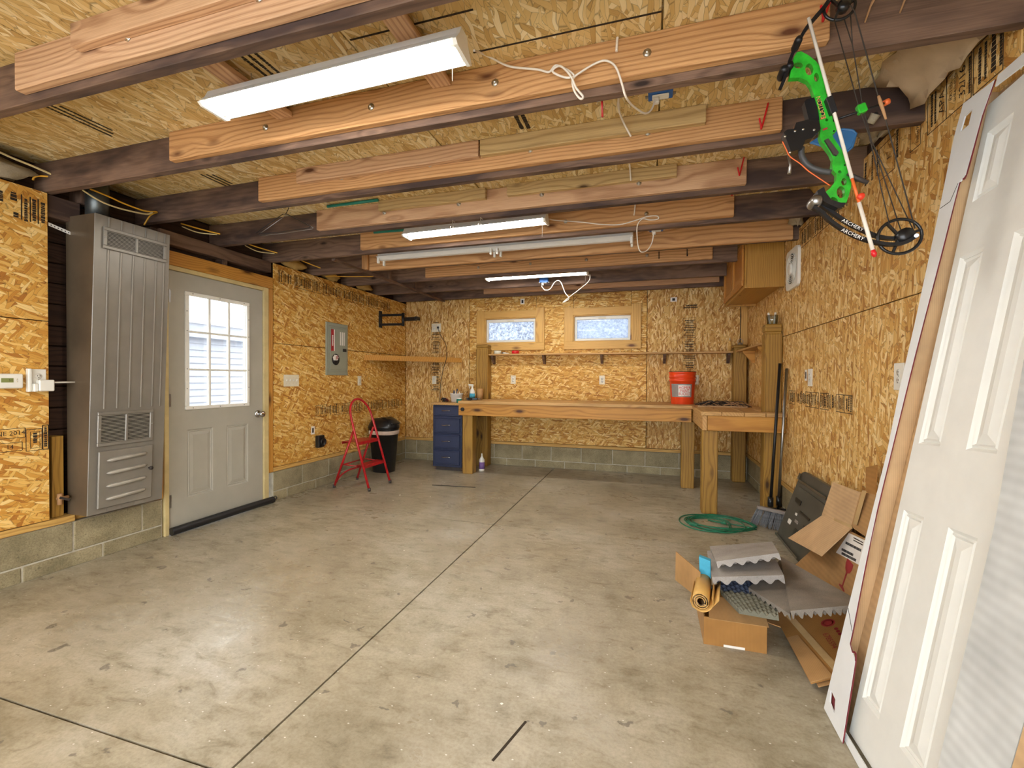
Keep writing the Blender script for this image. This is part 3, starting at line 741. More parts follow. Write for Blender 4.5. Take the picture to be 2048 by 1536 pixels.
# ================================================================ ENTRY DOOR (structure)
d1 = st(MB().box(-3.72, -3.59, 2.567, 2.602, 0, 2.12, .003).box(-3.72, -3.59, 3.512, 3.571, 0, 2.12, .003).box(-3.72, -3.59, 2.602, 3.512, 2.086, 2.12, .003).build('door_1', M['door_trim']))
DX = -3.605; DY0, DY1, DZ0, DZ1 = 2.606, 3.508, .035, 2.082
def door_skin(mb, holes, y0, y1, z0, z1, x):
    """flat door face with rectangular holes, as a grid of quads"""
    ys = sorted({y0, y1, *[h[0] for h in holes], *[h[1] for h in holes]}); zs = sorted({z0, z1, *[h[2] for h in holes], *[h[3] for h in holes]})
    for a, b in zip(ys, ys[1:]):
        for c, d in zip(zs, zs[1:]):
            if not any(h[0] <= a and b <= h[1] and h[2] <= c and d <= h[3] for h in holes): mb.add([(x,a,c),(x,b,c),(x,b,d),(x,a,d)], [(0,1,2,3)])
GL = (2.765, 3.328, 1.0, 1.915)
PN = [(2.757, 2.985, .262, .813), (3.118, 3.342, .262, .813)]
leaf = MB(); door_skin(leaf, [GL]+PN, DY0, DY1, DZ0, DZ1, DX); door_skin(leaf, [GL], DY0, DY1, DZ0, DZ1, DX-.044)
for (a, b, c, d) in [(DY0, DY1, DZ0, DZ1), GL]:
    q = [(a,c),(b,c),(b,d),(a,d)]
    for i in range(4):
        p, r = q[i], q[(i+1) % 4]; leaf.add([(DX,*p),(DX,*r),(DX-.044,*r),(DX-.044,*p)], [(0,1,2,3)])
leaf = leaf.build('leaf', M['door_paint'], d1)
def raised(mb, y0, y1, z0, z1, x, sx=1, d=.007):
    """embossed panel: groove, slope, raised field (front faces +x*sx)"""
    lv = [(0, 0), (.010, -d), (.016, -d*.4), (.022, -d), (.050, -.001)]
    R_ = [[(x+sx*h, y0+i, z0+i), (x+sx*h, y1-i, z0+i), (x+sx*h, y1-i, z1-i), (x+sx*h, y0+i, z1-i)] for i, h in lv]
    for A_, B_ in zip(R_, R_[1:]):
        for k in range(4): mb.add([A_[k], A_[(k+1) % 4], B_[(k+1) % 4], B_[k]], [(0,1,2,3)])
    mb.add(R_[-1], [(0,1,2,3)])
for p in PN: mb = MB(); raised(mb, *p, DX); mb.build('raised_panel', M['door_paint'], leaf)
fr = MB()
y0, y1, z0, z1 = 2.738, 3.352, .976, 1.940
for a in ((y0, y1, z0, GL[2]+.006), (y0, y1, GL[3]-.006, z1)): fr.box(DX-.012, DX+.012, a[0], a[1], a[2], a[3], .004)
for a in ((y0, GL[0]+.006), (GL[1]-.006, y1)): fr.box(DX-.012, DX+.012, a[0], a[1], GL[2]+.006, GL[3]-.006, .004)
lf = fr.build('window_frame', M['white_pl'], d1)
SCW = [(y, z) for y in (2.80, 3.045, 3.29) for z in (.99, 1.927)]+[(y, z) for y in (2.75, 3.34) for z in (1.15, 1.31, 1.62, 1.78)]
for y, z in SCW: MB().lathe((DX+.012, y, z), [(.004, 0), (.003, .002), (0, .002)], 8, (1,0,0)).build('screw', M['ink_black'], lf)
my = [GL[0], 2.955, 3.142, GL[1]]; mz = [GL[2], 1.306, 1.616, GL[3]]
for y in my[1:3]: MB().box(DX-.020, DX+.006, y-.011, y+.011, GL[2]+.006, GL[3]-.006, .004).build('muntin', M['white_pl'], lf)
for z in mz[1:3]: MB().box(DX-.018, DX+.008, GL[0]+.006, GL[1]-.006, z-.008, z+.008, .004).build('muntin', M['white_pl'], lf)
for i in range(3):
    for j in range(3): wbox(DX-.026, DX-.022, my[i]+.002, my[i+1]-.002, mz[j]+.002, mz[j+1]-.002).build('pane', M['glass'], lf)
kn = MB(); kn.lathe((DX, 3.452, .893), [(.036, 0), (.036, .006), (.030, .012), (.015, .016), (.013, .034), (.026, .042), (.030, .056), (.027, .068), (.012, .073), (0, .073)], 20, (1,0,0))
kn.build('knob', M['chrome'], d1)
for z in (1.88, 1.06, .262): MB().cyl((DX+.006, 2.600, z-.05), (DX+.006, 2.600, z+.05), .008, 10).box(DX, DX+.002, 2.604, 2.628, z-.05, z+.05).build('hinge', M['steel'], d1)
dr = MB(); pth = [(DX+.035, 2.60, .031), (DX+.038, 2.68, .033), (DX+.038, 3.1, .034), (DX+.036, 3.5, .033), (DX+.036, 3.60, .031)]
dr.tube(smoothpath(pth, 5), .031, 14); ds = dr.build('draught_stopper', M['black_rub'])
tag(ds, 'long black tubular draught stopper lying along the foot of the grey door', 'draught stopper')
MB().tube(smoothpath([(DX+.036, 3.60, .05), (DX+.04, 3.625, .06), (DX+.045, 3.64, .035), (DX+.04, 3.61, .025)], 5), .004, 6).build('loop', M['black_rub'], ds)

# ================================================================ WALL FURNACE
hb = Vector((-3.55, 2.225, .337))
ht = thing('wall_furnace', hb, 'tall brown-grey metal wall furnace with grilles, between sheathing and grey door', 'heater')
Y0, Y1, ZB, ZT, XBK = 1.992, 2.462, .339, 2.285, -3.66
XFT, XFB = -3.388, -3.478
def fx(z): return XFB+(XFT-XFB)*(z-ZB)/(ZT-ZB)
MB().prism([(XBK, Y0, ZB), (fx(ZB), Y0, ZB), (fx(ZT), Y0, ZT), (XBK, Y0, ZT)], (0, Y1-Y0, 0)).build('casing', M['heater_side'], ht)
N_ = Vector((ZT-ZB, 0, XFB-XFT)).normalized()
S_ = Vector((XFT-XFB, 0, ZT-ZB)).normalized()
def fp(y, z, o=0): return Vector((fx(z), y, z))+N_*o
def fbox(mb, y0, y1, z0, z1, o0, o1, bev=0): return mb.obox((fp((y0+y1)/2, (z0+z1)/2, (o0+o1)/2)), ((0,1,0), S_, N_), ((y1-y0)/2, (z1-z0)/2/S_.z, (o1-o0)/2), bev)
fbox(MB(), Y0-.001, Y1+.001, ZB-.002, ZT+.002, .0005, .006, .002).build('face_panel', M['heater'], ht)
for y in (2.07, 2.145, 2.22, 2.295, 2.37, 2.425):
    mb = MB(); fbox(mb, y-.005, y+.005, 2.215, ZT-.004, .0065, .012, .003); mb.build('rib', M['heater'], ht)
    mb = MB(); fbox(mb, y-.006, y+.006, 1.03, 2.075, .0065, .011, .003); mb.build('rib', M['heater'], ht)
def grille(y0, y1, z0, z1, n):
    mb = MB(); ym = (y0+y1)/2; b = .022
    for a in ((y0, y1, z0, z0+b), (y0, y1, z1-b, z1)): fbox(mb, a[0], a[1], a[2], a[3], .008, .020, .003)
    for a in ((y0, y0+b), (ym-.008, ym+.008), (y1-b, y1)): fbox(mb, a[0], a[1], z0+b, z1-b, .008, .020, .003)
    gr_ = mb.build('grille', M['heater'], ht)
    mb = MB(); fbox(mb, y0+.01, y1-.01, z0+.01, z1-.01, .006, .009); mb.build('grille_back', M['dark_gap'], gr_)
    for k in range(n):
        z = z0+b+(z1-z0-2*b)*(k+.5)/n
        for a, c in ((y0+b, ym-.008), (ym+.008, y1-b)):
            mb = MB(); fbox(mb, a, c, z-.0018, z+.0018, .011, .015); mb.build('slat', M['heater_hi' if z0 < 1.5 else 'heater'], gr_)
grille(2.035, 2.435, 2.075, 2.215, 11); grille(2.03, 2.375, .785, 1.012, 19)
mb = MB(); fbox(mb, 2.038, 2.375, .372, .752, .008, .024, .005); ad = mb.build('access_door', M['heater'], ht)
for z in (.695, .610, .522, .437):
    mb = MB(); Yc0, Yc1 = 2.085, 2.335
    mb.tube([fp(Yc0, z-.008, .022), fp(Yc0+.02, z-.006, .030), fp(Yc1-.02, z+.006, .030), fp(Yc1, z+.008, .022)], [.003, .013, .013, .003], 8); mb.build('louvre', M['heater_hi'], ad)
mb = MB(); mb.lathe(fp(2.35, .592, .024), [(.006, 0), (.006, .012), (.013, .016), (.013, .028), (0, .030)], 12, N_); mb.build('latch_knob', M['grip'], ad)
for y in (2.10, 2.19, 2.27):
    mb = MB(); fbox(mb, y, y+.06, .345, .368, .007, .010); mb.build('tab', M['heater'], ht)
for y, z in ((2.042, .90), (2.365, .91), (2.043, 2.15)): MB().lathe(fp(y, z, .020), [(.005, 0), (.004, .003), (0, .003)], 8, N_).build('screw', M['nickel'], ht)
vp = MB(); vp.cyl((-3.56, 2.11, ZT), (-3.56, 2.11, 2.574), .062, 20)
tag(vp.build('vent_pipe', M['galv']), 'galvanised round vent pipe rising from the top of the wall furnace', 'pipe')
# perforated strap and gas cock in the stud bay
mb = MB().prism([(-3.618, 1.88, 2.19), (-3.618, 1.995, 2.165), (-3.618, 1.995, 2.185), (-3.618, 1.88, 2.21)], (.002, 0, 0))
sp_ = mb.build('perforated_strap', M['white_met']); tag(sp_, 'white perforated metal strap beside the furnace top', 'strap')
mb = MB()
for k in range(6): mb.lathe((-3.6155, 1.893+k*.018, 2.196-k*.0039), [(.004, 0), (0, .0004)], 8, (1,0,0))
mb.build('hole', M['ink_black'], sp_)
mb = MB(); mb.cyl((-3.62, 1.915, .46), (-3.62, 1.975, .46), .010, 10).cyl((-3.62, 1.93, .42), (-3.62, 1.93, .49), .014, 10).cyl((-3.62, 1.93, .46), (-3.575, 1.93, .462), .008, 10)
gv = mb.build('gas_cock', M['tan_rub']); tag(gv, 'small brass gas cock in the stud bay beside the furnace foot', 'valve')
MB().bar((-3.572, 1.905, .475), (-3.572, 1.955, .448), .008, .014).build('lever', M['grip'], gv)

# ================================================================ LIGHT FIXTURES
def shop_light(name, x0, x1, yc, zb, ntub, label, depth=.075, width=.13, skew=0, lit=True, sockets=False):
    L = x1-x0; yy = lambda x: yc+skew*(x-x0)/L
    t = thing(name, ((x0+x1)/2, yc+skew/2, zb), label, 'light fixture')
    h = width/2
    prof = [(-h, 0), (-h*.55, depth*.55), (-h*.35, depth), (h*.35, depth), (h*.55, depth*.55), (h, 0), (h-.003, 0), (h*.53, depth*.52), (h*.33, depth-.003), (-h*.33, depth-.003), (-h*.53, depth*.52), (-h+.003, 0)]
    mb = MB(); a = [(x0+.01, yy(x0)+p[0], zb+p[1]) for p in prof]; b = [(x1-.01, yy(x1)+p[0], zb+p[1]) for p in prof]; n = len(prof)
    mb.add(a+b, [(i, (i+1) % n, n+(i+1) % n, n+i) for i in range(n)]); mb.build('reflector', M['white_met'], t)
    for x, s in ((x0, 1), (x1, -1)):
        mb = MB(); pr = [(x, yy(x)+q[0], zb+q[1]-.004) for q in ((-h-.002, 0), (-h*.57, depth*.58), (-h*.36, depth+.004), (h*.36, depth+.004), (h*.57, depth*.58), (h+.002, 0), (h*.8, -.012), (-h*.8, -.012))]
        mb.prism(pr, (s*.014, 0, 0)).build('end_cap', M['white_pl'], t)
    off = (0,) if ntub == 1 else (-h*.52, h*.52)
    for o in off:
        zt = zb+.012
        tb = MB().cyl((x0+.03, yy(x0)+o, zt), (x1-.03, yy(x1)+o, zt), .0165 if lit else .013, 14).build('tube', M['tube'] if lit else M['white_pl'], t)
        for x, s in ((x0, 1), (x1, -1)): MB().cyl((x+s*.014, yy(x)+o, zt), (x+s*.032, yy(x)+o, zt), .018, 12).build('lamp_holder', M['white_pl'], t)
    if ntub == 2: MB().obox(((x0+x1)/2, yc+skew/2, zb+.035), (Vector((L, skew, 0)).normalized(), Vector((-skew, L, 0)).normalized(), (0,0,1)), (L/2-.02, .018, .014), .006).build('ballast_cover', M['white_met'], t)
    for x in (x0+.18*L, x1-.18*L): MB().cyl((x, yy(x), zb+depth), (x, yy(x), ZC-.03), .002, 6).build('hanger_chain', M['nickel'], t)
    return t
near = shop_light('shop_light', -1.86, -.65, 1.545, 2.425, 2, 'two-tube white fluorescent shop light in the nearest joist bay', .07, .145, -.022)
MB().cyl((-.685, 1.50, 2.42), (-.685, 1.50, 2.31), .0018, 6).build('pull_cord', M['cord_white'], near)
mid = shop_light('shop_light', -1.95, -.74, 3.36, 2.42, 1, 'lit white shop light in the middle bay with silver hooks in front', .07, .15, -.045)
MB().cyl((-.765, 3.26, 2.40), (-.765, 3.26, 2.29), .0018, 6).build('pull_cord', M['cord_white'], mid)
far = shop_light('shop_light', -1.87, -.665, 5.09, 2.425, 1, 'lit shop light farthest back, nearest the two windows', .07, .14, .012)
MB().cyl((-.69, 5.04, 2.42), (-.69, 5.04, 2.33), .0018, 6).build('pull_cord', M['cord_white'], far)
# the unlit eight-foot strip
st8 = thing('strip_light', (-1.33, 3.90, 2.395), 'long unlit white fluorescent strip with bare sockets and no tubes', 'light fixture')
x0, x1, yc = -2.54, -.14, 3.885
MB().box(x0, x1, yc-.05, yc+.05, 2.425, 2.49, .004).build('channel', M['white_met'], st8)
MB().prism([(x0, yc-.075, 2.418), (x0, yc+.075, 2.418), (x0, yc+.02, 2.395), (x0, yc-.02, 2.395)], (x1-x0, 0, 0)).build('tray', M['white_met'], st8)
for x in (x0+.012, (x0+x1)/2-.03, (x0+x1)/2+.03, x1-.012):
    for o in (-.05, .05): MB().box(x-.010, x+.010, yc+o-.014, yc+o+.014, 2.355, 2.41, .004).build('socket', M['white_pl'], st8)
for x in (-2.0, -.7): MB().cyl((x, yc, 2.49), (x, yc, ZC-.002), .003, 6).build('hanger_rod', M['nickel'], st8)
# ================================================================ FITTINGS ON THE WALLS
def plate(name, c, n, w_, h_, label, cat, sock=1, mat='almond', group=None, toggles=0, style='outlet'):
    """cover plate on a wall; n = outward normal; sock = gangs side by side"""
    c = Vector(c); n = Vector(n); Z = Vector((0,0,1)); X = Z.cross(n)
    t = thing(name, c, label, cat, group); gang = .046
    MB().obox(c+n*.003, (X, Z, n), (w_/2, h_/2, .003), .002).build('cover_plate', M[mat], t)
    for k in range(sock):
        o = (k-(sock-1)/2)*(gang if toggles else w_/sock)
        if toggles:
            MB().obox(c+X*o+n*.0065, (X, Z, n), (.006, .013, .001)).build('slot', M['almond'], t)
            MB().obox(c+X*o+n*.012+Z*.004, (X, (Z+n*.5).normalized(), (n-Z*.5).normalized()), (.0045, .010, .006), .002).build('toggle', M['white_pl'], t)
            for s in (-1, 1): MB().lathe(c+X*o+Z*(s*.03)+n*.006, [(.003, 0), (0, .001)], 8, n).build('screw', M['nickel'], t)
        else:
            for s in (-1, 1):
                r = MB().lathe(c+X*o+Z*(s*.0195)+n*.006, [(.0165, 0), (.0165, .002), (0, .002)], 14, n).build('receptacle', M['white_pl'], t)
                for q in (-1, 1): MB().obox(c+X*(o+q*.006)+Z*(s*.0195+.003)+n*.0084, (X, Z, n), (.0012, .0045, .0004)).build('slot', M['ink_black'], r)
                MB().lathe(c+X*o+Z*(s*.0195-.008)+n*.008, [(.0026, 0), (0, .0006)], 8, n).build('slot', M['ink_black'], r)
            MB().lathe(c+X*o+n*.006, [(.003, 0), (0, .001)], 8, n).build('screw', M['nickel'], t)
    return t
LX, BY, RX = XL+.0008, YB-.0008, XR-.0008
th = thing('thermostat', (LX, 1.655, 1.172), 'white wall thermostat with green display left of the furnace', 'thermostat')
MB().box(LX, LX+.028, 1.575, 1.735, 1.172, 1.258, .006).build('case', M['white_pl'], th)
MB().box(LX+.028, LX+.0288, 1.637, 1.690, 1.207, 1.232).build('display', M['lcd'], th)
text('51', .018, (LX+.029, 1.678, 1.219), Yh, Yv, M['ink_black'], th, 'display_digits')
for z in (1.212, 1.226): MB().lathe((LX+.028, 1.705, z), [(.005, 0), (.004, .002), (0, .002)], 10, (1,0,0)).build('button', M['almond'], th)
plate('outlet', (LX, 1.815, 1.225), (1,0,0), .075, .125, 'outlet with raised white box beside the dark furnace bay', 'outlet', 1, 'white_pl')
a = MB().box(LX, LX+.03, 1.757, 1.773, 1.150, 1.290, .003).build('raceway_box', M['white_pl']); tag(a, 'narrow white raceway box on the left edge of the furnace-side outlet', 'raceway')
ad_ = thing('plug_in_adapter', (LX+.012, 1.83, 1.15), 'small square off-white adapter plugged into the furnace-side outlet', 'adapter')
MB().box(LX+.012, LX+.05, 1.797, 1.872, 1.152, 1.222, .005).build('case', M['white_pl'], ad_)
MB().box(LX+.012, LX+.045, 1.775, 1.796, 1.150, 1.200, .004).build('plug_block', M['white_pl'], ad_)
mb = MB(); mb.tube([(LX+.02, 1.873, 1.205), (LX+.02, 1.99, 1.207)], .0055, 10)
tag(mb.build('conduit', M['white_pl']), 'thin white conduit running from the adapter to the furnace side', 'conduit')
plate('switch_plate', (LX, 3.87, 1.212), (1,0,0), .21, .122, 'almond four-gang switch plate right of the grey door', 'switch', 4, toggles=1)
plate('outlet', (LX, 5.035, 1.207), (1,0,0), .075, .122, 'almond outlet right of the grey breaker panel', 'outlet')
plate('outlet', (-3.118, BY, 2.005), (0,-1,0), .075, .125, 'left one of two almond outlets side by side high on the back wall', 'outlet')
hio = plate('outlet', (-3.041, BY, 2.005), (0,-1,0), .075, .125, 'right one of two high almond outlets, black cord plugged in', 'outlet')
plate('outlet', (-3.112, BY, 1.218), (0,-1,0), .072, .12, 'almond outlet on the back wall under the corner shelf', 'outlet')
plate('outlet', (-1.866, BY, 1.23), (0,-1,0), .075, .12, 'almond outlet over the bench below the left window', 'outlet')
plate('outlet', (-.614, BY, 1.233), (0,-1,0), .075, .12, 'almond outlet over the bench below the right window', 'outlet')
plate('outlet', (.56, BY, 1.243), (0,-1,0), .075, .12, 'almond outlet half hidden behind the orange bucket', 'outlet')
plate('outlet', (RX, 3.88, 1.265), (-1,0,0), .09, .13, 'white outlet on the right wall near the brooms', 'outlet', 1, 'white_pl')
plate('outlet', (RX, 2.62, 1.265), (-1,0,0), .09, .13, 'white outlet on the right wall next to the leaning white carton', 'outlet', 1, 'white_pl')
def sticker(c, n, w_, h_, label, marks=True):
    c = Vector(c); n = Vector(n); Z = Vector((0,0,1)); X = Z.cross(n)
    t = thing('sticker', c, label, 'sticker'); MB().obox(c+n*.0008, (X, Z, n), (w_/2, h_/2, .0006)).build('paper', M['label_white'], t)
    if marks: MB().obox(c+n*.0016, (X, Z, n), (w_*.22, h_*.3, .0003)).build('print', M['ink_black'], t)
sticker((-1.736, BY, 2.34), (0,-1,0), .058, .075, 'white paper sticker above the left window'); sticker((.288, BY, 2.276), (0,-1,0), .08, .055, 'white paper sticker high right of the right window')
sticker((LX, 4.19, .655), (1,0,0), .055, .09, 'white sticker above the black wall socket'); sticker((RX, 3.985, 1.283), (-1,0,0), .05, .085, 'small white sticker left of the outlet near the brooms')
pk = thing('power_socket', (LX, 4.285, .45), 'black round power socket low on the wall left of the red stool', 'socket')
MB().box(LX, LX+.05, 4.225, 4.325, .455, .59, .006).build('box', M['black_pl'], pk)
MB().lathe((LX+.05, 4.29, .515), [(.044, 0), (.044, .016), (.036, .02), (.034, .008), (0, .008)], 18, (1,0,0)).build('face_ring', M['black_pl'], pk)
# breaker panel
bk = thing('breaker_panel', (LX, 4.588, 1.275), 'grey-green breaker panel with red label and round sticker', 'breaker panel')
MB().box(LX, LX+.012, 4.39, 4.787, 1.275, 1.895, .004).build('cover', M['grey_panel'], bk)
MB().box(LX+.0125, LX+.018, 4.43, 4.76, 1.315, 1.855, .004).build('trim_ring', M['grey_panel'], bk)
dd = MB().box(LX+.0185, LX+.024, 4.452, 4.745, 1.335, 1.835, .004).build('door', M['grey_panel'], bk)
MB().box(LX+.0245, LX+.0252, 4.462, 4.510, 1.562, 1.815).build('red_label', M['red_gloss'], dd)
MB().box(LX+.0245, LX+.0252, 4.511, 4.528, 1.562, 1.815).build('white_label', M['label_white'], dd)
mill_print(dd, [((LX+.0256, 4.488, 1.68), (0,0,1), (0,-1,0), 1, .12, .022)], 'label_print').data.materials[0] = M['label_white']
for y in (4.632, 4.665, 4.698): MB().box(LX+.0245, LX+.0252, y-.009, y+.009, 1.635, 1.795).build('circuit_label', M['label_white'], dd)
MB().box(LX+.0245, LX+.032, 4.672, 4.735, 1.560, 1.597, .003).build('latch', M['black_pl'], dd)
rs = MB().lathe((LX+.0245, 4.545, 1.462), [(.068, 0), (.068, .0007), (0, .0007)], 26, (1,0,0)).build('round_sticker', M['ink_black'], dd)
mb = MB().prism([(LX+.0254, 4.492, 1.485), (LX+.0254, 4.505, 1.45), (LX+.0254, 4.575, 1.452), (LX+.0254, 4.598, 1.49), (LX+.0254, 4.57, 1.512), (LX+.0254, 4.52, 1.518)], (.0003,0,0)); mb.build('sticker_picture', M['label_white'], dd)
for k in range(3): MB().obox((LX+.0259, 4.566, 1.472+k*.014), ((0,.94,.34),(0,-.34,.94),(1,0,0)), (.026, .004, .0002)).build('sticker_stripe', M['ink_red'], dd)
# television wall bracket
tvm = thing('wall_bracket', (LX, 5.52, 1.96), 'black folding television arm bracket high in the back left corner', 'bracket')
MB().box(LX, LX+.02, 5.47, 5.53, 1.945, 2.175, .003).build('wall_plate', M['black_met'], tvm)
for z in (2.115, 1.985): MB().bar((LX+.02, 5.50, z), (-3.25, 5.52, z-.002), .03, .03, (0,0,1), .003).build('arm', M['black_met'], tvm)
MB().cyl((-3.245, 5.52, 1.96), (-3.245, 5.52, 2.14), .02, 12).build('hinge_post', M['black_met'], tvm)
MB().bar((-3.25, 5.52, 2.05), (-3.03, 5.50, 2.05), .03, .05, (0,0,1), .003).build('arm', M['black_met'], tvm)
MB().box(-3.035, -3.0, 5.45, 5.55, 2.03, 2.075, .003).build('head', M['black_met'], tvm)
# corner shelf
cs = thing('corner_shelf', (-3.3, 5.9, 1.47), 'triangular wooden corner shelf with a plank front, back left corner', 'shelf')
A_ = Vector((XL+.002, 5.13, 0)); Bv = Vector((-2.665, YB-.002, 0)); dv = (Bv-A_).normalized(); nv = Vector((dv.y, -dv.x, 0))
MB().prism([A_+Vector((0,.05,1.52)), Bv+Vector((-.05,0,1.52)), Vector((XL+.002, YB-.002, 1.52))], (0,0,.018)).build('board', M['bench_top'], cs)
mb = MB(); mb.prism([A_+Vector((0,0,1.478)), Bv+Vector((0,0,1.478)), Bv+Vector((-.05,0,1.478)), A_+Vector((0,.05,1.478))], (0,0,.07)); mb.build('front_plank', M['bench'], cs)
# black cord from the high outlet down to the bench
mb = MB(); mb.tube(smoothpath([ony(u, v, y) for u, v, y in ((876, 656, 6.165), (880, 668, 6.14), (892, 690, 6.12), (893, 715, 5.95), (886, 740, 6.1), (882, 765, 6.14), (880, 790, 6.12), (879, 805, 6.05))], 6), .004, 6)
mb.obox(ony(876, 655, 6.175), ((1,0,0),(0,1,0),(0,0,1)), (.012, .014, .014), .003)
tag(mb.build('hanging_cord', M['black_rub']), 'thin black power cord hanging from the high outlet to the bench', 'cord')

# ================================================================ TRASH CAN, STEP STOOL, DRAWERS
def ell(cx, cy, prof, n=28):
    mb = MB(); vs = []; fs = []
    for rx, ry, z in prof:
        for k in range(n):
            a = 2*PI*k/n; e = .75
            vs.append((cx+rx*math.copysign(abs(math.cos(a))**e, math.cos(a)), cy+ry*math.copysign(abs(math.sin(a))**e, math.sin(a)), z))
    for i in range(len(prof)-1):
        for k in range(n): fs.append((i*n+k, i*n+(k+1) % n, (i+1)*n+(k+1) % n, (i+1)*n+k))
    fs.append(tuple(range(n))[::-1]); fs.append(tuple((len(prof)-1)*n+k for k in range(n)))
    return mb.add(vs, fs, None, True)
cx, cy = -3.385, 5.275
tc = thing('trash_can', (cx, cy, 0), 'black plastic swing-lid trash can behind the red step stool', 'trash can')
ell(cx, cy, [(.135, .115, 0), (.14, .12, .004), (.185, .150, .555), (.190, .155, .556), (.190, .155, .575), (.178, .145, .576)]).build('bin', M['black_pl'], tc)
ell(cx, cy, [(.1895, .1545, .500), (.1925, .1575, .502), (.195, .16, .548), (.190, .155, .550)]).build('bag_edge', plain('bag_pale', (198, 176, 160), .5), tc)
ell(cx, cy, [(.196, .162, .577), (.200, .166, .58), (.200, .166, .605), (.185, .15, .64), (.165, .13, .68), (.13, .10, .705), (.06, .05, .712)]).build('lid', M['black_pl'], tc)
mb = MB(); g = [[(cx+.02+.165*(i/6), cy-.10+.2*j/4, .712-.085*(i/6)**1.6+.006) for j in range(5)] for i in range(7)]; mb.sheet(g, .008).build('flap', M['black_pl'], tc)
# stool
ss = thing('step_stool', (-3.15, 4.5, 0), 'red tubular metal two-step folding stool in front of the trash can', 'step stool')
yl, yr = 4.285, 4.70
def rail(z): return -2.93-.31*z/1.0
pts = [(rail(0.012), yl, .012), (rail(.6), yl+.005, .6), (rail(.8), yl+.015, .80)]
arch = [(rail(.80+.2*math.sin(a)), (yl+yr)/2-(yr-yl)/2*.93*math.cos(a), .80+.20*math.sin(a)) for a in [PI*k/10 for k in range(11)]]
pts = pts[:2]+arch+[(rail(.6), yr-.005, .6), (rail(.012), yr, .012)]
MB().tube(pts, .0135, 10).build('front_frame', M['red_gloss'], ss)
for y in (yl, yr):
    MB().tube([(rail(.66)-.015, y+(.022 if y < 4.5 else -.022), .66), (-3.41, y+(.025 if y < 4.5 else .03), .012)], .013, 10).build('rear_leg', M['red_gloss'], ss)
for x, y in ((-2.934, yl), (-2.934, yr), (-3.41, yl+.025), (-3.41, yr+.03)): MB().cyl((x, y, 0), (x, y, .035), .0165, 10).build('foot_cap', M['grip'], ss)
def stepb(zc, d):
    xf = rail(zc)+.012; MB().box(xf-d, xf, yl+.016, yr-.016, zc-.004, zc, .002).box(xf-.004, xf, yl+.016, yr-.016, zc-.035, zc-.004, .001).box(xf-d, xf-d+.004, yl+.016, yr-.016, zc-.03, zc-.004, .001).build('step', M['red_gloss'], ss)
stepb(.53, .22); stepb(.275, .11)
MB().tube([(-3.30, yl+.028, .265), (-3.30, yr-.01, .265)], .008, 8).build('brace', M['red_gloss'], ss)
for y in (yl+.02, yr-.005): MB().tube([(-3.30, y, .27), (rail(.275)-.09, y, .262)], .006, 8).build('side_brace', M['red_gloss'], ss)
MB().tube(smoothpath([(-3.385, yl+.03, .06), (-3.37, yl+.07, .12), (-3.36, 4.5, .165), (-3.36, yr, .165)], 5), .010, 8).build('rear_stretcher', M['red_gloss'], ss)
# navy drawer unit
dc = thing('drawer_cabinet', (-2.605, 5.85, 0), 'navy blue four-drawer cabinet under the left end of the workbench', 'cabinet')
MB().box(-2.815, -2.392, 5.575, 6.12, .05, .885, .003).build('carcass', M['blue_cab'], dc)
for q in ((-2.80, -2.78), (-2.42, -2.40)): MB().box(q[0], q[1], 5.60, 6.10, 0, .05).build('foot', M['dark_wood'], dc)
MB().box(-2.79, -2.41, 5.60, 5.625, .0, .05, .002).build('plinth', M['grip'], dc)
MB().box(-2.83, -2.375, 5.54, 6.16, .886, .915, .003).build('top', M['bench_top'], dc)
for z0, z1 in ((.735, .868), (.508, .705), (.296, .490), (.080, .277)):
    d_ = MB().box(-2.795, -2.412, 5.553, 5.574, z0, z1, .006).build('drawer', M['blue_cab'], dc)
    MB().box(-2.775, -2.432, 5.548, 5.553, z0+.02, z1-.02, .004).build('drawer_field', M['blue_cab'], d_)
    zc = (z0+z1)/2+.01; MB().tube(smoothpath([(-2.665, 5.548, zc), (-2.66, 5.528, zc), (-2.63, 5.522, zc-.003), (-2.575, 5.522, zc+.003), (-2.545, 5.528, zc), (-2.54, 5.548, zc)], 4), .0055, 8).build('handle', M['chrome'], d_)

# ================================================================ WORKBENCH
wk = thing('workbench', (-.6, 5.8, 0), 'L-shaped lumber workbench on heavy posts along the back wall', 'workbench')
for x0, x1, y0, y1 in ((-2.372, .965, 5.40, 5.59), (-2.372, .965, 5.593, 5.785), (-2.372, .965, 5.788, 5.98), (-2.182, .965, 5.983, 6.17)):
    MB().box(x0, x1, y0, y1, .917, .953, .003).build('top_board', M['bench_top'], wk)
MB().box(-2.375, .452, 5.425, 5.463, .765, .916, .003).build('apron', M['bench'], wk)
MB().box(-2.375, -2.337, 5.465, 6.015, .765, .916, .003).build('apron', M['bench'], wk)
for x0, x1, y0, y1 in ((-2.335, -2.195, 5.465, 5.605), (.355, .495, 5.53, 5.67)):
    MB().box(x0, x1, y0, y1, 0, .764 if x0 > 0 else .916, .005).build('leg', M['post'], wk)
MB().cyl((-2.315, 5.424, .845), (-2.315, 5.405, .845), .024, 16).build('bolt_head', M['black_met'], wk)
xb = [.452, .628, .812, .985, 1.145]
for i in range(3): MB().box(xb[i], xb[i+1]-.004, 4.455, 5.397, .917, .953, .004).build('top_board', M['bench_top'], wk)
MB().box(xb[3], xb[4], 4.455, 4.612, .917, .953, .004).build('top_board', M['bench_top'], wk)
MB().box(xb[3], xb[4], 4.765, 6.04, .917, .953, .004).build('top_board', M['bench_top'], wk)
MB().box(.512, 1.145, 4.487, 4.525, .778, .916, .003).build('apron', M['bench'], wk)
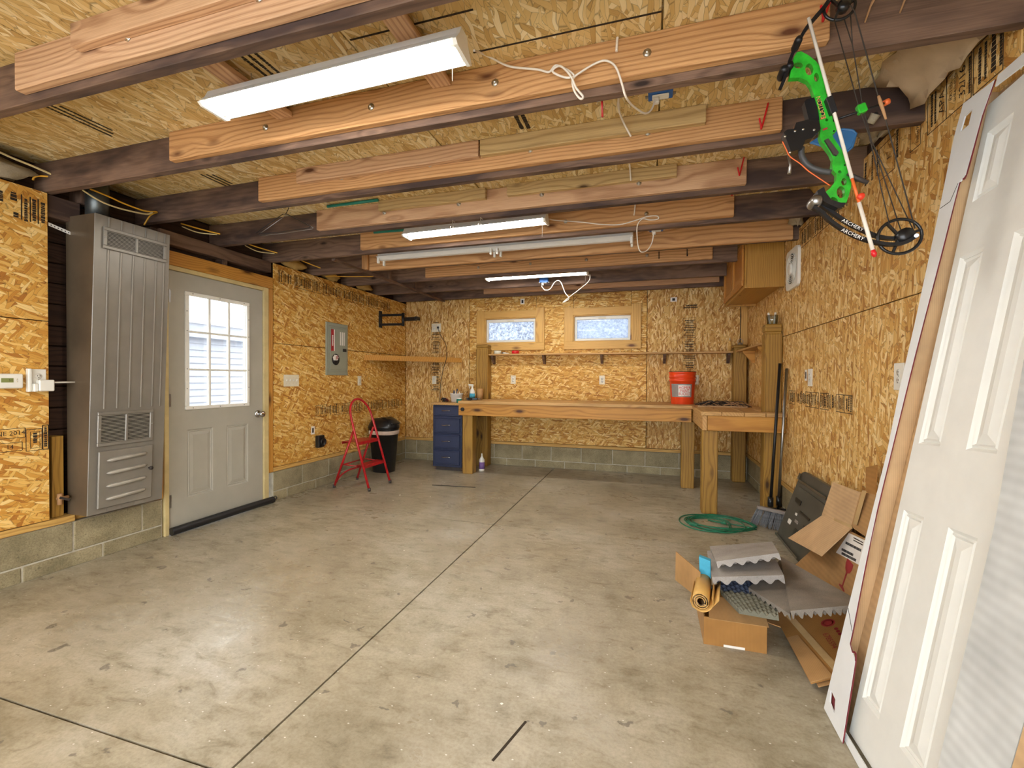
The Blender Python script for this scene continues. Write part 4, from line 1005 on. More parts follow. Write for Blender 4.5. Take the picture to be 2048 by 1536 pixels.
MB().box(.468, .508, 4.487, 5.42, .778, .916, .003).build('apron', M['bench_top'], wk)
MB().box(.472, .608, 4.53, 4.665, 0, .777, .006).build('leg', M['post'], wk)
def post(x0, x1, y0, y1, h, capz):
    w_ = .008
    mb = MB().box(x0, x1, y0, y1, 0, h-capz-.012, .008).box(x0+w_, x1-w_, y0+w_, y1-w_, h-capz-.012, h-capz).build('post', M['post'], wk)
    MB().box(x0, x1, y0, y1, h-capz, h, .012).build('post_cap', M['post'], mb)
post(-2.368, -2.19, 6.02, 6.17, 1.727, .045); post(.972, 1.118, 6.045, 6.175, 1.672, .045); post(1.005, 1.145, 4.62, 4.76, 1.755, .075)
# wall shelf
sh = thing('wall_shelf', (-.6, 6.1, 1.56), 'long narrow wooden shelf on small brackets under the windows', 'shelf')
MB().box(-2.186, .968, 6.035, 6.195, 1.572, 1.592, .002).build('board', M['bench_top'], sh)
for x in (-2.15, -1.405, -.615, .18, .93): MB().prism([(x-.016, 6.195, 1.571), (x-.016, 6.075, 1.571), (x-.016, 6.08, 1.55), (x-.016, 6.17, 1.45), (x-.016, 6.195, 1.45)], (.032, 0, 0)).build('bracket', M['dark_wood'], sh)
sh2 = thing('wall_shelf', (1.07, 5.4, 1.57), 'short shelf on the right wall between the two tall posts', 'shelf')
MB().box(1.0, 1.147, 4.762, 6.033, 1.578, 1.598, .002).build('board', M['bench_top'], sh2)
for y in (5.0, 5.75): MB().prism([(1.147, y-.016, 1.577), (1.02, y-.016, 1.577), (1.025, y-.016, 1.555), (1.12, y-.016, 1.44), (1.147, y-.016, 1.44)], (0, .032, 0)).build('bracket', M['bench'], sh2)
def ring(name, c, r0, r1, h, mat, label, core=True):
    t = thing(name, c, label, 'tape'); MB().lathe(c, [(r0, 0), (r1, 0), (r1, h), (r0, h), (r0, 0)], 22).build('roll', M[mat], t)
    MB().lathe(c, [(r0-.003, .001), (r0-.0003, .001), (r0-.0003, h-.001), (r0-.003, h-.001), (r0-.003, .001)], 22).build('core', M['card'], t)
ring('tape_roll', (-2.075, 6.11, 1.592), .035, .053, .048, 'almond', 'cream tape roll at the left end of the shelf')
ring('tape_roll', (-1.81, 6.11, 1.592), .035, .052, .046, 'red_pl', 'red tape roll on the shelf under the left window')
cg = thing('caulk_nozzle', (-1.945, 6.10, 1.592), 'small white nozzle lying between the two tape rolls', 'nozzle')
MB().tube([(-2.0, 6.11, 1.606), (-1.96, 6.105, 1.606), (-1.945, 6.10, 1.604), (-1.895, 6.09, 1.60)], [.013, .013, .008, .003], 10).build('body', M['white_pl'], cg); MB().cyl((-2.004, 6.1105, 1.606), (-1.995, 6.1095, 1.606), .0145, 12).build('collar', M['black_pl'], cg)
# oak wall cabinet
oc = thing('wall_cabinet', (1.0, 5.18, 2.09), 'oak wall cabinet high in the back right corner', 'cabinet')
CX0, CY0, CY1, CZ0, CZ1 = .845, 4.60, 5.74, 2.085, 2.54
MB().box(CX0, XR-.002, CY0, CY0+.018, CZ0, CZ1, .001).build('side_panel', M['oak'], oc); MB().box(CX0, XR-.002, CY1-.018, CY1, CZ0, CZ1, .001).build('side_panel', M['oak'], oc)
MB().box(CX0, XR-.002, CY0+.019, CY1-.019, CZ0+.02, CZ0+.036, .001).build('bottom_panel', M['oak'], oc); MB().box(CX0, XR-.002, CY0+.019, CY1-.019, CZ1-.02, CZ1-.004, .001).build('top_panel', M['oak'], oc)
MB().box(CX0-.018, CX0-.001, CY0, CY1, CZ0, CZ0+.04, .002).box(CX0-.018, CX0-.001, CY0, CY1, CZ1-.04, CZ1, .002).box(CX0-.018, CX0-.001, CY0, CY0+.04, CZ0+.04, CZ1-.04, .002).box(CX0-.018, CX0-.001, CY1-.04, CY1, CZ0+.04, CZ1-.04, .002).box(CX0-.018, CX0-.001, (CY0+CY1)/2-.03, (CY0+CY1)/2+.03, CZ0+.04, CZ1-.04, .002).build('face_frame', M['oak'], oc)
for y0, y1 in ((CY0+.03, (CY0+CY1)/2-.008), ((CY0+CY1)/2+.008, CY1-.03)):
    mb = MB(); X_ = CX0-.019; z0, z1 = CZ0+.028, CZ1-.028; fw = .055
    for a in ((y0, y1, z0, z0+fw), (y0, y1, z1-fw, z1)): mb.box(X_-.019, X_, a[0], a[1], a[2], a[3], .004)
    for a in ((y0, y0+fw), (y1-fw, y1)): mb.box(X_-.019, X_, a[0], a[1], z0+fw, z1-fw, .004)
    dr_ = mb.build('cabinet_door', M['oak_door'], oc)
    mb = MB(); raised(mb, y0+fw, y1-fw, z0+fw, z1-fw, X_-.010, -1, .006); mb.build('door_field', M['oak_door'], dr_)
# round fan cover
fc = thing('fan_cover', (RX, 4.31, 2.02), 'white square fan cover with round louvres beside the oak cabinet', 'fan')
yc, zc, hw = 4.31, 2.175, .165
rr = []
for q, (sy, sz) in enumerate(((1,1),(-1,1),(-1,-1),(1,-1))):
    for k in range(5): a = PI/2*q+PI/2*k/4; rr.append((RX, yc+sy*(hw-.05)+.05*math.cos(a), zc+sz*(hw-.05)+.05*math.sin(a)))
MB().prism(rr, (-.022, 0, 0)).build('cover', M['white_pl'], fc)
MB().lathe((RX-.0225, yc, zc), [(.13, 0), (0, .0005)], 30, (-1,0,0)).build('grille_back', M['dark_gap'], fc)
for r in (.128, .111, .094, .077, .060): MB().lathe((RX-.0235, yc, zc), [(r-.004, 0), (r+.002, .0), (r+.002, .005), (r-.004, .005), (r-.004, 0)], 32, (-1,0,0)).build('ring_louvre', M['white_pl'], fc)
MB().lathe((RX-.0235, yc, zc), [(.05, 0), (.05, .014), (.035, .02), (0, .021)], 24, (-1,0,0)).build('hub', M['white_pl'], fc)
for k in range(4): a = PI/4+PI/2*k; MB().bar((RX-.026, yc+.045*math.cos(a), zc+.045*math.sin(a)), (RX-.026, yc+.13*math.cos(a), zc+.13*math.sin(a)), .008, .004, (1,0,0)).build('spoke', M['white_pl'], fc)
# orange bucket
bx, by, bz = .375, 5.78, .9535
bu = thing('bucket', (bx, by, bz), 'orange plastic paint bucket with a printed label on the workbench', 'bucket')
def br(h): return .128+.022*h/.375
MB().lathe((bx, by, bz), [(.126, 0), (br(0), .006), (br(.27), .27), (br(.27)+.008, .272), (br(.29)+.008, .290), (br(.29), .292), (br(.31), .31), (br(.31)+.008, .312), (br(.325)+.008, .325), (br(.325), .327), (br(.37), .365), (br(.37)+.006, .37), (br(.37)+.006, .38), (br(.37)-.004, .38), (.12, .008), (0, .008)], 36).build('body', M['orange'], bu)
MB().lathe((bx, by, bz), [(br(.37)-.002, .3805), (br(.37)+.007, .3805), (br(.37)+.007, .387), (br(.37)-.002, .387), (br(.37)-.002, .3805)], 36).build('rim', M['black_pl'], bu)
def bl_(a0, a1, z0, z1, o, n=14): return [[(bx+(br(z)+o)*math.sin(math.radians(a0+(a1-a0)*i/n)), by-(br(z)+o)*math.cos(math.radians(a0+(a1-a0)*i/n)), bz+z) for i in range(n+1)] for z in (z0, z1)]
MB().sheet(bl_(-62, 44, .085, .24, .0008)).build('label', M['label_grey'], bu); MB().sheet(bl_(-22, 36, .098, .225, .0014)).build('label_note', M['label_white'], bu)
def wrap(txt, s, z, a, mat, sx=1.0):
    mb = text(txt, s, (0,0,0), (1,0,0), (0,1,0), None, None); r = br(z)+.002
    for v in mb.v: t = math.radians(a)+v.x*sx/r; v.x, v.y, v.z = bx+(r+.0012)*math.sin(t), by-(r+.0012)*math.cos(t), bz+z+v.y
    mb.build('lettering', M[mat], bu)
wrap('HOMER', .050, .194, 8, 'red_pl', .8); wrap('PAINT', .046, .158, 8, 'red_pl', .8); wrap('BUCKET', .046, .122, 8, 'red_pl', .8)
MB().tube(smoothpath([(bx+br(.3)*math.sin(a)*1.02, by-br(.3)*math.cos(a)*1.02, bz+.275-.11*math.sin((a-PI/2)*1.0)) for a in [PI/2+PI*k/8 for k in range(9)]], 3), .003, 6).build('handle', M['nickel'], bu)
# bundle of dried stems on a notched strip
rk = thing('notched_strip', (.76, 5.25, .9535), 'pale notched wooden strip lying on the side bench', 'strip')
MB().box(.50, .98, 5.22, 5.25, .9535, .966, .001).build('bar', M['card_lt'], rk)
for k in range(34): MB().box(.505+k*.014, .512+k*.014, 5.212, 5.2195, .9535, .965).build('tooth', M['card_lt'], rk)
def stuffy(name, c, ext, n, mats, label, cat, rr_=(.002, .004)):
    mb = MB()
    for k in range(n):
        x = c[0]+random.uniform(-1, 1)*ext[0]; y = c[1]+random.uniform(-1, 1)*ext[1]; dx = random.uniform(.35, 1)*min(.12, ext[0]*.9+.005)
        z = c[2]+random.uniform(0, ext[2]); mb.mat(random.randrange(len(mats)))
        mb.tube(smoothpath([(x-dx, y, z*.5+c[2]*.5+.003), (x-dx*.3, y+random.uniform(-.02, .02), z+.008), (x+dx*.4, y+random.uniform(-.02, .02), z+.01), (x+dx, y+random.uniform(-.02, .02), c[2]+.004)], 3), random.uniform(*rr_), 5)
    o = mb.build(name, [M[m] for m in mats]); tag(o, label, cat, kind='stuff')
stuffy('dried_stems', (.76, 5.32, .9535), (.2, .04, .05), 90, ['grip', 'dark_gap', 'tan_rub'], 'heap of dark dried stems along the notched strip', 'stems')
# bench clutter at the left
stuffy('cable_tangle', (-2.745, 5.80, .9155), (.025, .05, .045), 34, ['black_rub', 'grip', 'ink_red', 'black_rub'], 'small black cable tangle on top of the navy cabinet', 'cables', (.003, .005))
tb_ = thing('plastic_tub', (-2.56, 5.78, .9155), 'clear-white plastic tub of odds and ends on the navy cabinet', 'tub')
MB().lathe((-2.56, 5.78, .9155), [(.075, 0), (.088, .11), (.094, .112), (.094, .12), (.086, .12), (.073, .006), (0, .006)], 24).build('tub', M['label_white'], tb_)
for x, y, c_, h, l_ in ((-2.60, 5.77, 'blue_cab', .16, 'shorter blue marker at the left in the white tub'), (-2.565, 5.80, 'blue_cab', .18, 'taller blue marker standing in the white tub'), (-2.54, 5.76, 'tan_rub', .15, 'tan stick standing in the white tub'), (-2.59, 5.81, 'almond', .145, 'cream stick at the back left of the white tub'), (-2.53, 5.80, 'almond', .14, 'cream stick at the back right of the white tub')):
    tag(MB().tube([(x, y, .922), (x+.004, y, .92+h*.6), (x+.006, y, .92+h)], [.012, .014, .008], 10).build('marker', M[c_]), l_, 'marker', 'sticks in the white tub')
sb = thing('spray_bottle', (-2.42, 5.84, .9535), 'clear spray bottle with white trigger and teal label behind the tub', 'bottle')
sx_, sy_ = -2.335, 5.80
sb.location = (sx_, sy_, .9535); ORG[sb.name] = Vector((sx_, sy_, .9535))
MB().lathe((sx_, sy_, .9535), [(.036, 0), (.038, .01), (.038, .10), (.028, .13), (.014, .155), (.013, .175), (0, .175)], 20).build('bottle', M['white_pl'], sb)
MB().lathe((sx_, sy_, .9535), [(.0386, .025), (.0386, .085)], 20).build('label', M['teal_foam'], sb)
MB().box(sx_-.016, sx_+.016, sy_-.012, sy_+.012, 1.129, 1.165, .006).box(sx_-.055, sx_-.016, sy_-.008, sy_+.008, 1.145, 1.168, .004).build('spray_head', M['white_pl'], sb)
MB().tube([(sx_-.03, sy_, 1.147), (sx_-.04, sy_, 1.12), (sx_-.034, sy_, 1.10)], .005, 8).build('trigger', M['white_pl'], sb)
cu_ = thing('cardboard_tube', (-2.245, 5.86, .9535), 'short open cardboard tube standing beside the left post', 'tube')
MB().lathe((-2.245, 5.86, .9535), [(.04, 0), (.044, .15), (.041, .15), (.037, .001), (.04, 0)], 22).build('wall', M['card'], cu_)
tj = thing('jar', (-2.42, 5.60, .9155), 'small teal jar in front of the white tub', 'jar')
tj.location = (-2.46, 5.64, .9155); ORG[tj.name] = Vector((-2.46, 5.64, .9155))
MB().lathe((-2.46, 5.64, .9155), [(.034, 0), (.036, .006), (.036, .045), (.03, .05), (0, .05)], 20).build('glass', M['teal_rod'], tj); MB().lathe((-2.46, 5.64, .9155), [(.033, .0505), (.033, .064), (0, .066)], 20).build('lid', M['white_pl'], tj)
tr = thing('black_tool', (-2.26, 5.62, .9535), 'black hand tool lying at the left end of the workbench', 'tool')
MB().bar((-2.345, 5.62, .972), (-2.20, 5.66, .970), .035, .03, (0,0,1), .008).build('body', M['black_pl'], tr); MB().cyl((-2.205, 5.66, .97), (-2.165, 5.67, .97), .008, 10).build('tip', M['steel'], tr)
MB().box(-2.315, -2.26, 5.575, 5.605, .9535, .985, .006).build('handle', M['black_pl'], tr)
jg = thing('bottle', (-2.165, 5.71, 0), 'white and purple squeeze bottle on the floor behind the left bench leg', 'bottle')
MB().lathe((-2.155, 5.71, 0), [(.036, 0), (.038, .01), (.038, .15), (.014, .19), (.012, .21), (0, .21)], 18).build('body', M['white_pl'], jg); MB().lathe((-2.155, 5.71, 0), [(.0386, .03), (.0386, .12)], 18).build('label', plain('purple_label', (120, 90, 150), .5), jg); MB().lathe((-2.155, 5.71, .2105), [(.011, 0), (.008, .025), (0, .026)], 12).build('cap', M['white_pl'], jg)
# things on the tall posts
gj = thing('glass_jar', (1.075, 4.69, 1.755), 'clear glass with white sticks on top of the right tall post', 'glass')
MB().lathe((1.075, 4.69, 1.7555), [(.042, 0), (.05, .085), (.048, .085), (.040, .004), (0, .004)], 24).build('glass', M['jar'], gj)
for k, (dx, dy) in enumerate(((-.02, 0), (.015, -.01))): tag(MB().cyl((1.075+dx, 4.69+dy, 1.760), (1.075+dx*1.6, 4.69+dy, 1.865), .009, 8).build('white_stick', M['white_pl']), ('left white stick standing in the glass on the right post', 'right white stick standing in the glass on the right post')[k], 'stick', 'white sticks in the glass')
rd = thing('wire_stand', (1.055, 6.11, 1.672), 'thin black rod on a small metal foot on the corner post', 'rod')
MB().lathe((1.055, 6.11, 1.6725), [(.032, 0), (.03, .012), (.012, .03), (0, .034)], 14).build('foot', M['steel'], rd); MB().cyl((1.055, 6.11, 1.70), (1.055, 6.11, 2.30), .004, 8).build('rod', M['black_met'], rd)
for dx in (-.024, .024): MB().tube(smoothpath([(1.055+dx, 6.10, 1.685), (1.055+dx*1.2, 6.095, 1.72), (1.055, 6.10, 1.75)], 4), .003, 6).build('wire_loop', M['steel'], rd)
sq = thing('squeeze_bottle', (.99, 6.11, 1.592), 'small yellow bottle on the shelf against the corner post', 'bottle')
sq.location = (.945, 6.15, 1.592); ORG[sq.name] = Vector((.945, 6.15, 1.592))
MB().lathe((.945, 6.15, 1.5925), [(.018, 0), (.019, .1), (.008, .125), (.007, .14), (0, .141)], 14).build('body', M['trim'], sq); MB().lathe((.945, 6.15, 1.734), [(.008, 0), (.004, .03), (0, .031)], 10).build('cap', M['almond'], sq)
# ================================================================ THINGS HUNG FROM THE JOISTS
YBW = 1.735
def q1(x, y): return 1540+x/5.906, y/5.906
def q2(x, y): return 1540+x/5.484, 240+y/5.484
def bpt(uv, o=0): return ony(uv[0], uv[1], YBW+o)
bow = thing('compound_bow', bpt((1700, 490)), 'green and black compound bow hanging from a red hook', 'bow')
riser = [(1598.4,110.9),(1612.8,118.5),(1628,130.4),(1639.9,147.3),(1645,162.5),(1645.8,179.5),(1648.4,194.7),(1652.6,213.3),(1658.5,233.7),(1661.9,250.6),(1673.8,254),(1672,260),(1667.6,269),(1660.3,274.6),(1662,281),(1671.3,294.7),(1678.6,305.6),(1685.9,313),(1690.4,325.7),(1695,344),(1698.6,358.5),(1697,378.6),(1693,395),(1687.7,409.6),(1680.4,419.6),(1667.6,414),(1655,408),(1647,402),(1643,391.3),(1656.7,380.4),(1667.6,365.8),(1668.5,353),(1662,345.8),(1659.4,336.6),(1661.3,323.9),(1656.7,313),(1647.6,300),(1638.5,289),(1634.8,278.3),(1636.6,267.4),(1635.7,254.6),(1634.8,240),(1631.4,220),(1624.7,199.8),(1617.9,179.5),(1611,169.3),(1595.9,162.5),(1575.6,163.4),(1578,150.7),(1584,122),(1590,113)]
def hole(cx, cy, rx, ry, n=10, rot=0): return [(cx+rx*math.cos(2*PI*k/n)*math.cos(rot)-ry*math.sin(2*PI*k/n)*math.sin(rot), cy+rx*math.cos(2*PI*k/n)*math.sin(rot)+ry*math.sin(2*PI*k/n)*math.cos(rot)) for k in range(n)]
hs = [hole(1593, 138.8, 9, 6), hole(1614.5, 146.5, 8, 12), hole(1628.6, 162, 5, 9), hole(1683, 368.5, 5.5, 7.5), hole(1677, 389, 8.5, 12), hole(1664, 404, 7.5, 4.5, 10, .5), hole(1674.5, 349, 3.2, 3.2, 8), hole(1649, 246.5, 3, 3, 8)]
rsr = MB().prism([bpt(p, .006) for p in riser], (0, -.020, 0), [[bpt(p, .006) for p in h] for h in hs]).build('riser', M['bow_green'], bow)
rsr_b = rsr.modifiers.new('bevel', 'BEVEL'); rsr_b.width = .0035; rsr_b.segments = 2; rsr_b.limit_method = 'ANGLE'; rsr_b.angle_limit = math.radians(50)
MB().prism([bpt(p, -.0143) for p in ((1648,282),(1655,279),(1676,307),(1672,313),(1666,311))], (0, -.008, 0)).build('grip', M['grip'], rsr)
MB().prism([bpt(p, -.0143) for p in ((1634,199),(1640,197),(1650,230),(1644,233))], (0, -.0008, 0)).build('decal', M['ink_black'], rsr)
def along(p, q):
    d = (bpt(q)-bpt(p)).normalized(); return d, Vector((0,-1,0)).cross(d).normalized()
X_, Y_ = along((1646, 231), (1638, 199)); text('ELATION', .019, bpt((1642, 215), -.0158), X_, Y_, M['trim'], rsr)
for c in ((1646, 236), (1650, 258)): MB().obox(bpt(c, -.0148), (X_, (0,1,0), Y_), (.0035 if c[1] < 250 else .003, .0006, .007)).build('badge', M['ink_red'], rsr)
upA = [q1(*p) for p in ((120,1050),(180,900),(240,700),(290,590),(400,380),(500,250),(620,110),(690,20))]+[(1668,-14),(1684,-30)]
loA = [q2(*p) for p in ((470,960),(560,1010),(650,1100),(800,1205),(1000,1300),(1250,1362),(1450,1355),(1610,1272))]
loB = [q2(*p) for p in ((500,880),(600,960),(720,1045),(850,1130),(1000,1205),(1200,1285),(1400,1300),(1615,1270))]
def limb(pts, o, w_=.016):
    P = smoothpath([bpt(p, o) for p in pts], 4); mb = MB()
    for a, b in zip(P, P[1:]): mb.bar(a, b+(b-a)*.06, w_, .010, (b-a).cross(Vector((0,1,0))))
    return mb.build('limb', M['black_met'], bow)
limb(upA, -.016); limb(upA, .016); lb1 = limb(loA, -.016); lb2 = limb(loB, .012)
for lb, o, pts in ((lb1, -.0246, ((690,1140),(900,1262),(1100,1325))), (lb2, -.0, ((730,1055),(900,1160),(1150,1265)))):
    X_, Y_ = along(q2(*pts[0]), q2(*pts[2])); Y_ = -Y_ if Y_.z < 0 else Y_
    text('ARCHERY', .016, bpt(q2(*pts[1]), o-.004)+Y_*.002, X_, Y_, M['label_white'], lb)
for p in ((1588, 101), (1571, 151)): MB().lathe(bpt(p, .03), [(.009, 0), (.012, .01), (.012, .05), (.009, .06), (0, .06)], 12, (0,-1,0)).build('limb_bolt', M['black_met'], bow)
MB().prism([bpt(p, .022) for p in (q2(470,830), q2(540,790), q2(560,850), q2(620,930), q2(720,960), q2(775,960), q2(745,1005), q2(690,1020), q2(560,960), q2(480,900))], (0, -.044, 0)).build('limb_pocket', M['black_met'], bow)
MB().lathe(bpt(q2(460,940), .03), [(.016, 0), (.019, .01), (.019, .05), (.010, .058), (0, .058)], 16, (0,-1,0)).build('limb_bolt', M['steel'], bow)
MB().lathe(bpt((1561,157), .03), [(.011, 0), (.014, .01), (.014, .05), (.009, .058), (0, .058)], 14, (0,-1,0)).build('limb_bolt', M['black_met'], bow)
def cam_wheel(c, r, o):
    c = bpt(c, o); mb = MB()
    mb.tube([c+Vector((r*math.cos(2*PI*k/28), 0, r*math.sin(2*PI*k/28)*.94)) for k in range(28)], .0048, 8, True)
    for a in (.3, 2.2, 4.4): mb.bar(c, c+Vector((r*math.cos(a), 0, r*math.sin(a)*.94)), .007, .008, (0,1,0))
    mb.lathe(c+Vector((r*.25, .012, 0)), [(r*.42, 0), (r*.42, .022), (.006, .026), (0, .026)], 14, (0,-1,0)); mb.build('cam_wheel', M['black_pl'], bow)
cam_wheel((1799, 473), .058, -.004); cam_wheel((1679, 14), .044, -.004)
MB().cyl(bpt((1833, 471), .026), bpt((1833, 471), -.034), .006, 10).build('axle', M['steel'], bow)
for k, pts in enumerate((((1668.7,39),(1716,208),(1738.8,273),(1778.9,450)), ((1687,34),(1705,89.7),(1724.6,206.6),(1743,282),(1826,459)), ((1700,10),(1709,22),(1755,188),(1772,242),(1830,457)), ((1701,30),(1705,89.7)), ((1740,275),(1746,289),(1801,459)))):
    MB().tube([bpt(p, (-.014, -.004, -.03, -.002, .004)[k]) for p in pts], .0016 if k != 2 else .0019, 6).build('string', M['string'], bow)
MB().tube([bpt(p, -.03) for p in ((1757,192),(1761,205),(1766,220),(1772,239))], [.004, .0055, .0045, .003], 8).build('string_serving', M['tan_rub'], bow)
MB().cyl(bpt((1660, 243), -.006), bpt((1770, 206), -.006), .004, 8).build('cable_rod', M['black_met'], bow)
MB().cyl(bpt((1768, 207), -.006), bpt((1778, 202), -.006), .009, 10).build('rod_tip', M['or_rub'], bow)
MB().obox(bpt((1723, 218), -.010), ((1,0,.3),(0,1,0),(-.3,0,1)), (.012, .010, .014), .003).build('cable_slide', M['bow_green'], bow)
MB().prism([bpt(p, .02) for p in ((1603,214),(1607,209),(1624,205),(1632,214),(1636,246),(1626,254),(1612,250))], (0, -.03, 0)).build('sight_block', M['black_met'], bow)
MB().prism([bpt(p, .005) for p in ((1562,275),(1568,270),(1582,268),(1586,256),(1610,250),(1630,252),(1634,268),(1618,286),(1604,290),(1598,307),(1576,313))], (0, -.034, 0)).build('sight_block', M['black_pl'], bow)
for p in ((1570, 273), (1590, 262.5), (1606, 259), (1580, 305), (1628, 260)): MB().lathe(bpt(p, -.029), [(.0042, 0), (.0035, .003), (0, .003)], 8, (0,-1,0)).build('screw', M['nickel'], bow)
MB().tube(smoothpath([bpt(p, -.01) for p in ((1603,295),(1604,313),(1616.6,331),(1638.5,341),(1661,345))], 4), .009, 10).build('guard_tube', plain('dark_grey_tube', (66, 66, 66), .5), bow)
MB().tube([bpt(p, -.02) for p in ((1577,312),(1581,330),(1578,348))], [.005, .004, .006], 8).build('lever', M['steel'], bow)
MB().tube(smoothpath([bpt(p, -.024) for p in ((1565,283),(1573,300),(1580,313),(1600,327),(1617,342),(1642,359),(1660,371))], 4), .0018, 6).build('launcher_cord', M['or_rub'], bow)
MB().tube([bpt(p, -.02) for p in ((1695,347),(1715,357),(1736,365.5))], [.005, .008, .006], 10).build('finger_stop', M['grip'], bow)
MB().obox(bpt((1661, 213), -.02), along((1655,195),(1668,232))[::1]+((0,1,0),), (.028, .010, .014), .002).build('arrow_rest', M['black_rub'], bow)
for k in range(3): MB().lathe(bpt(((1630, 262), (1668, 262), (1690, 330))[k], -.0145), [(.003, 0), (0, .001)], 8, (0,-1,0)).build('rivet', M['black_met'], rsr)
ar = thing('arrow', bpt((1748, 512), -.02), 'white arrow with orange collar and red tip strapped to the bow', 'arrow')
MB().cyl(bpt((1617, 36), -.024), bpt((1704, 357), -.03), .0052, 10).build('shaft', M['arrow'], ar); MB().cyl(bpt((1718, 405), -.032), bpt((1746, 502), -.036), .0056, 10).build('shaft', M['arrow'], ar)
MB().cyl(bpt((1704, 357), -.03), bpt((1718, 405), -.032), .0045, 10).build('insert', M['or_rub'], ar)
MB().lathe(bpt((1717, 397), -.02), [(.009, 0), (.011, .012), (.009, .024), (0, .024)], 10, (0,-1,0)).build('collar', plain('orange_red', (226, 60, 30), .5), ar); MB().tube([bpt(p, -.036) for p in ((1745.5, 500), (1748, 508), (1750, 514))], [.006, .008, .004], 10).build('tip', M['red_pl'], ar)
# red vinyl hooks
def hook(u0, v0, u1, v1, y, label, tip=14):
    a = ony(u0, v0, y-.004); b = ony(u1, v1, y-.035); h = MB()
    h.tube(smoothpath([a+Vector((0, .004, 0)), a, a+(b-a)*.5+Vector((0,-.006,0)), b, b+Vector((-.006, -.02, .004)), b+Vector((-.012, -.025, .022)), b+Vector((-.014, -.026, .035))], 4), .0042, 8)
    tag(h.build('hook', M['red_pl']), label, 'hook')
hook(1663, -6, 1646, 42, y2, 'red vinyl hook on the second joist board holding the green bow')
hook(1536, 208, 1523, 257, y3, 'large red vinyl hook on the third joist board, left of the bow')
hook(1488, 315, 1479, 350, y4, 'red vinyl hook on the fourth joist board, behind the bow sight')
hook(1470, 380, 1464, 391, y5, 'red vinyl hook peeking below the fourth joist, farthest back')
for k, (u, v) in enumerate(((1318, 508), (1374, 503))):
    p = ony(u, v, y7); mb = MB(); mb.tube(smoothpath([p+Vector((0,0,.02)), p+Vector((0,-.012,.015)), p+Vector((0,-.014,-.04)), p+Vector((0,-.03,-.05)), p+Vector((0,-.04,-.035))], 4), .0045, 8)
    tag(mb.build('hook', M['black_met']), ('black metal hook on the far joist board, left one of the pair', 'black metal hook on the far joist board, one nearer the oak cabinet')[k], 'hook')
for k, (u, v) in enumerate(((905, 440), (961, 433))):
    p = ony(u, v, 3.02); mb = MB(); mb.tube(smoothpath([(p.x, p.y, 2.388), (p.x, p.y, 2.36), (p.x+.004, p.y-.004, 2.335), (p.x-.005, p.y-.006, 2.318), (p.x-.018, p.y-.004, 2.33), (p.x-.018, p.y, 2.35)], 4), .0028, 6)
    mb.tube([(p.x, p.y, 2.388), (p.x, p.y+.04, 2.3885)], .0028, 6)
    tag(mb.build('hook', M['nickel']), ('silver cup hook in front of the middle light, left one', 'silver cup hook in front of the middle light, right one')[k], 'hook')
# carpenter pencil and paper tag
pn = thing('pencil', ony(1205, 236, 1.93), 'red pencil stuck upright at the joist edge with a paper tag', 'pencil')
MB().cyl(ony(1203, 172, 1.925), ony(1205, 234, 1.925), .0048, 6).build('shaft', M['red_gloss'], pn); MB().box(-.222, -.207, 1.918, 1.921, 2.40, 2.45).build('tag', M['label_white'], pn)
# white cables
def cable(name, pts, r, mat, label, cat='cable'):
    mb = MB(); mb.tube(smoothpath(pts, 6), r, 8); return tag(mb.build(name, M[mat]), label, cat)
cable('lamp_cord', [ony(u, v, y) for u, v, y in ((948, 101, 1.62), (962, 106, 1.74), (985, 117, 1.785), (1020, 133, 1.79), (1075, 139, 1.80), (1098, 144, 1.80), (1112, 131, 1.795), (1135, 140, 1.79), (1148, 152, 1.79), (1130, 155, 1.785), (1105, 143, 1.785), (1120, 132, 1.78), (1140, 150, 1.78), (1152, 175, 1.78), (1166, 193, 1.78), (1160, 197, 1.78), (1148, 180, 1.785), (1146, 158, 1.79), (1165, 142, 1.795), (1195, 125, 1.80), (1215, 122, 1.80), (1232, 135, 1.795), (1244, 168, 1.795), (1251, 192, 1.80), (1262, 208, 1.88), (1278, 221, 1.97), (1292, 227, 2.03), (1303, 219, 2.08), (1309, 203, 2.09), (1309, 194, 2.095))], .0042, 'cord_white', 'white cord looped from the nearest light to the blue outlet box')
cable('cable', [ony(u, v, y2-.004) for u, v in ((1240, -15), (1241, 10), (1239, 30), (1236, 60), (1233, 103))], .0052, 'cord_white', 'white cable entering a hole in the second joist board')
cable('cable', [ony(u, v, y) for u, v, y in ((1241, 178, 2.0), (1237, 200, 2.1), (1238, 220, 2.2), (1247, 245, 2.32), (1262, 273, y3-.042))], .0052, 'cord_white', 'white cable dropping to a hole in the third joist board')
cable('cable', [ony(u, v, y4-.042-d) for u, v, d in ((1259, 326, .06), (1260, 340, .045), (1262, 361, .0))], .0052, 'cord_white', 'short white cable at the fourth joist board')
cable('cable', [ony(u, v, y5-.004-d) for u, v, d in ((1271, 402, .05), (1270, 415, .02), (1268, 431, 0))], .0052, 'cord_white', 'short white cable at the fifth joist board')
cable('lamp_cord', [ony(u, v, y) for u, v, y in ((1098, 438, 3.42), (1115, 441, 3.5), (1160, 444, 3.56), (1205, 449, 3.57), (1240, 449, 3.57), (1270, 441, 3.57), (1295, 433, 3.56), (1314, 432, 3.55), (1316, 438, 3.55), (1300, 440, 3.55), (1285, 438, 3.55), (1275, 450, 3.57), (1274, 470, 3.62), (1277, 495, 3.66), (1283, 504, 3.68), (1295, 500, 3.70), (1304, 485, 3.71), (1307, 468, 3.71))], .0042, 'cord_white', 'white cord from the middle light to its blue box')
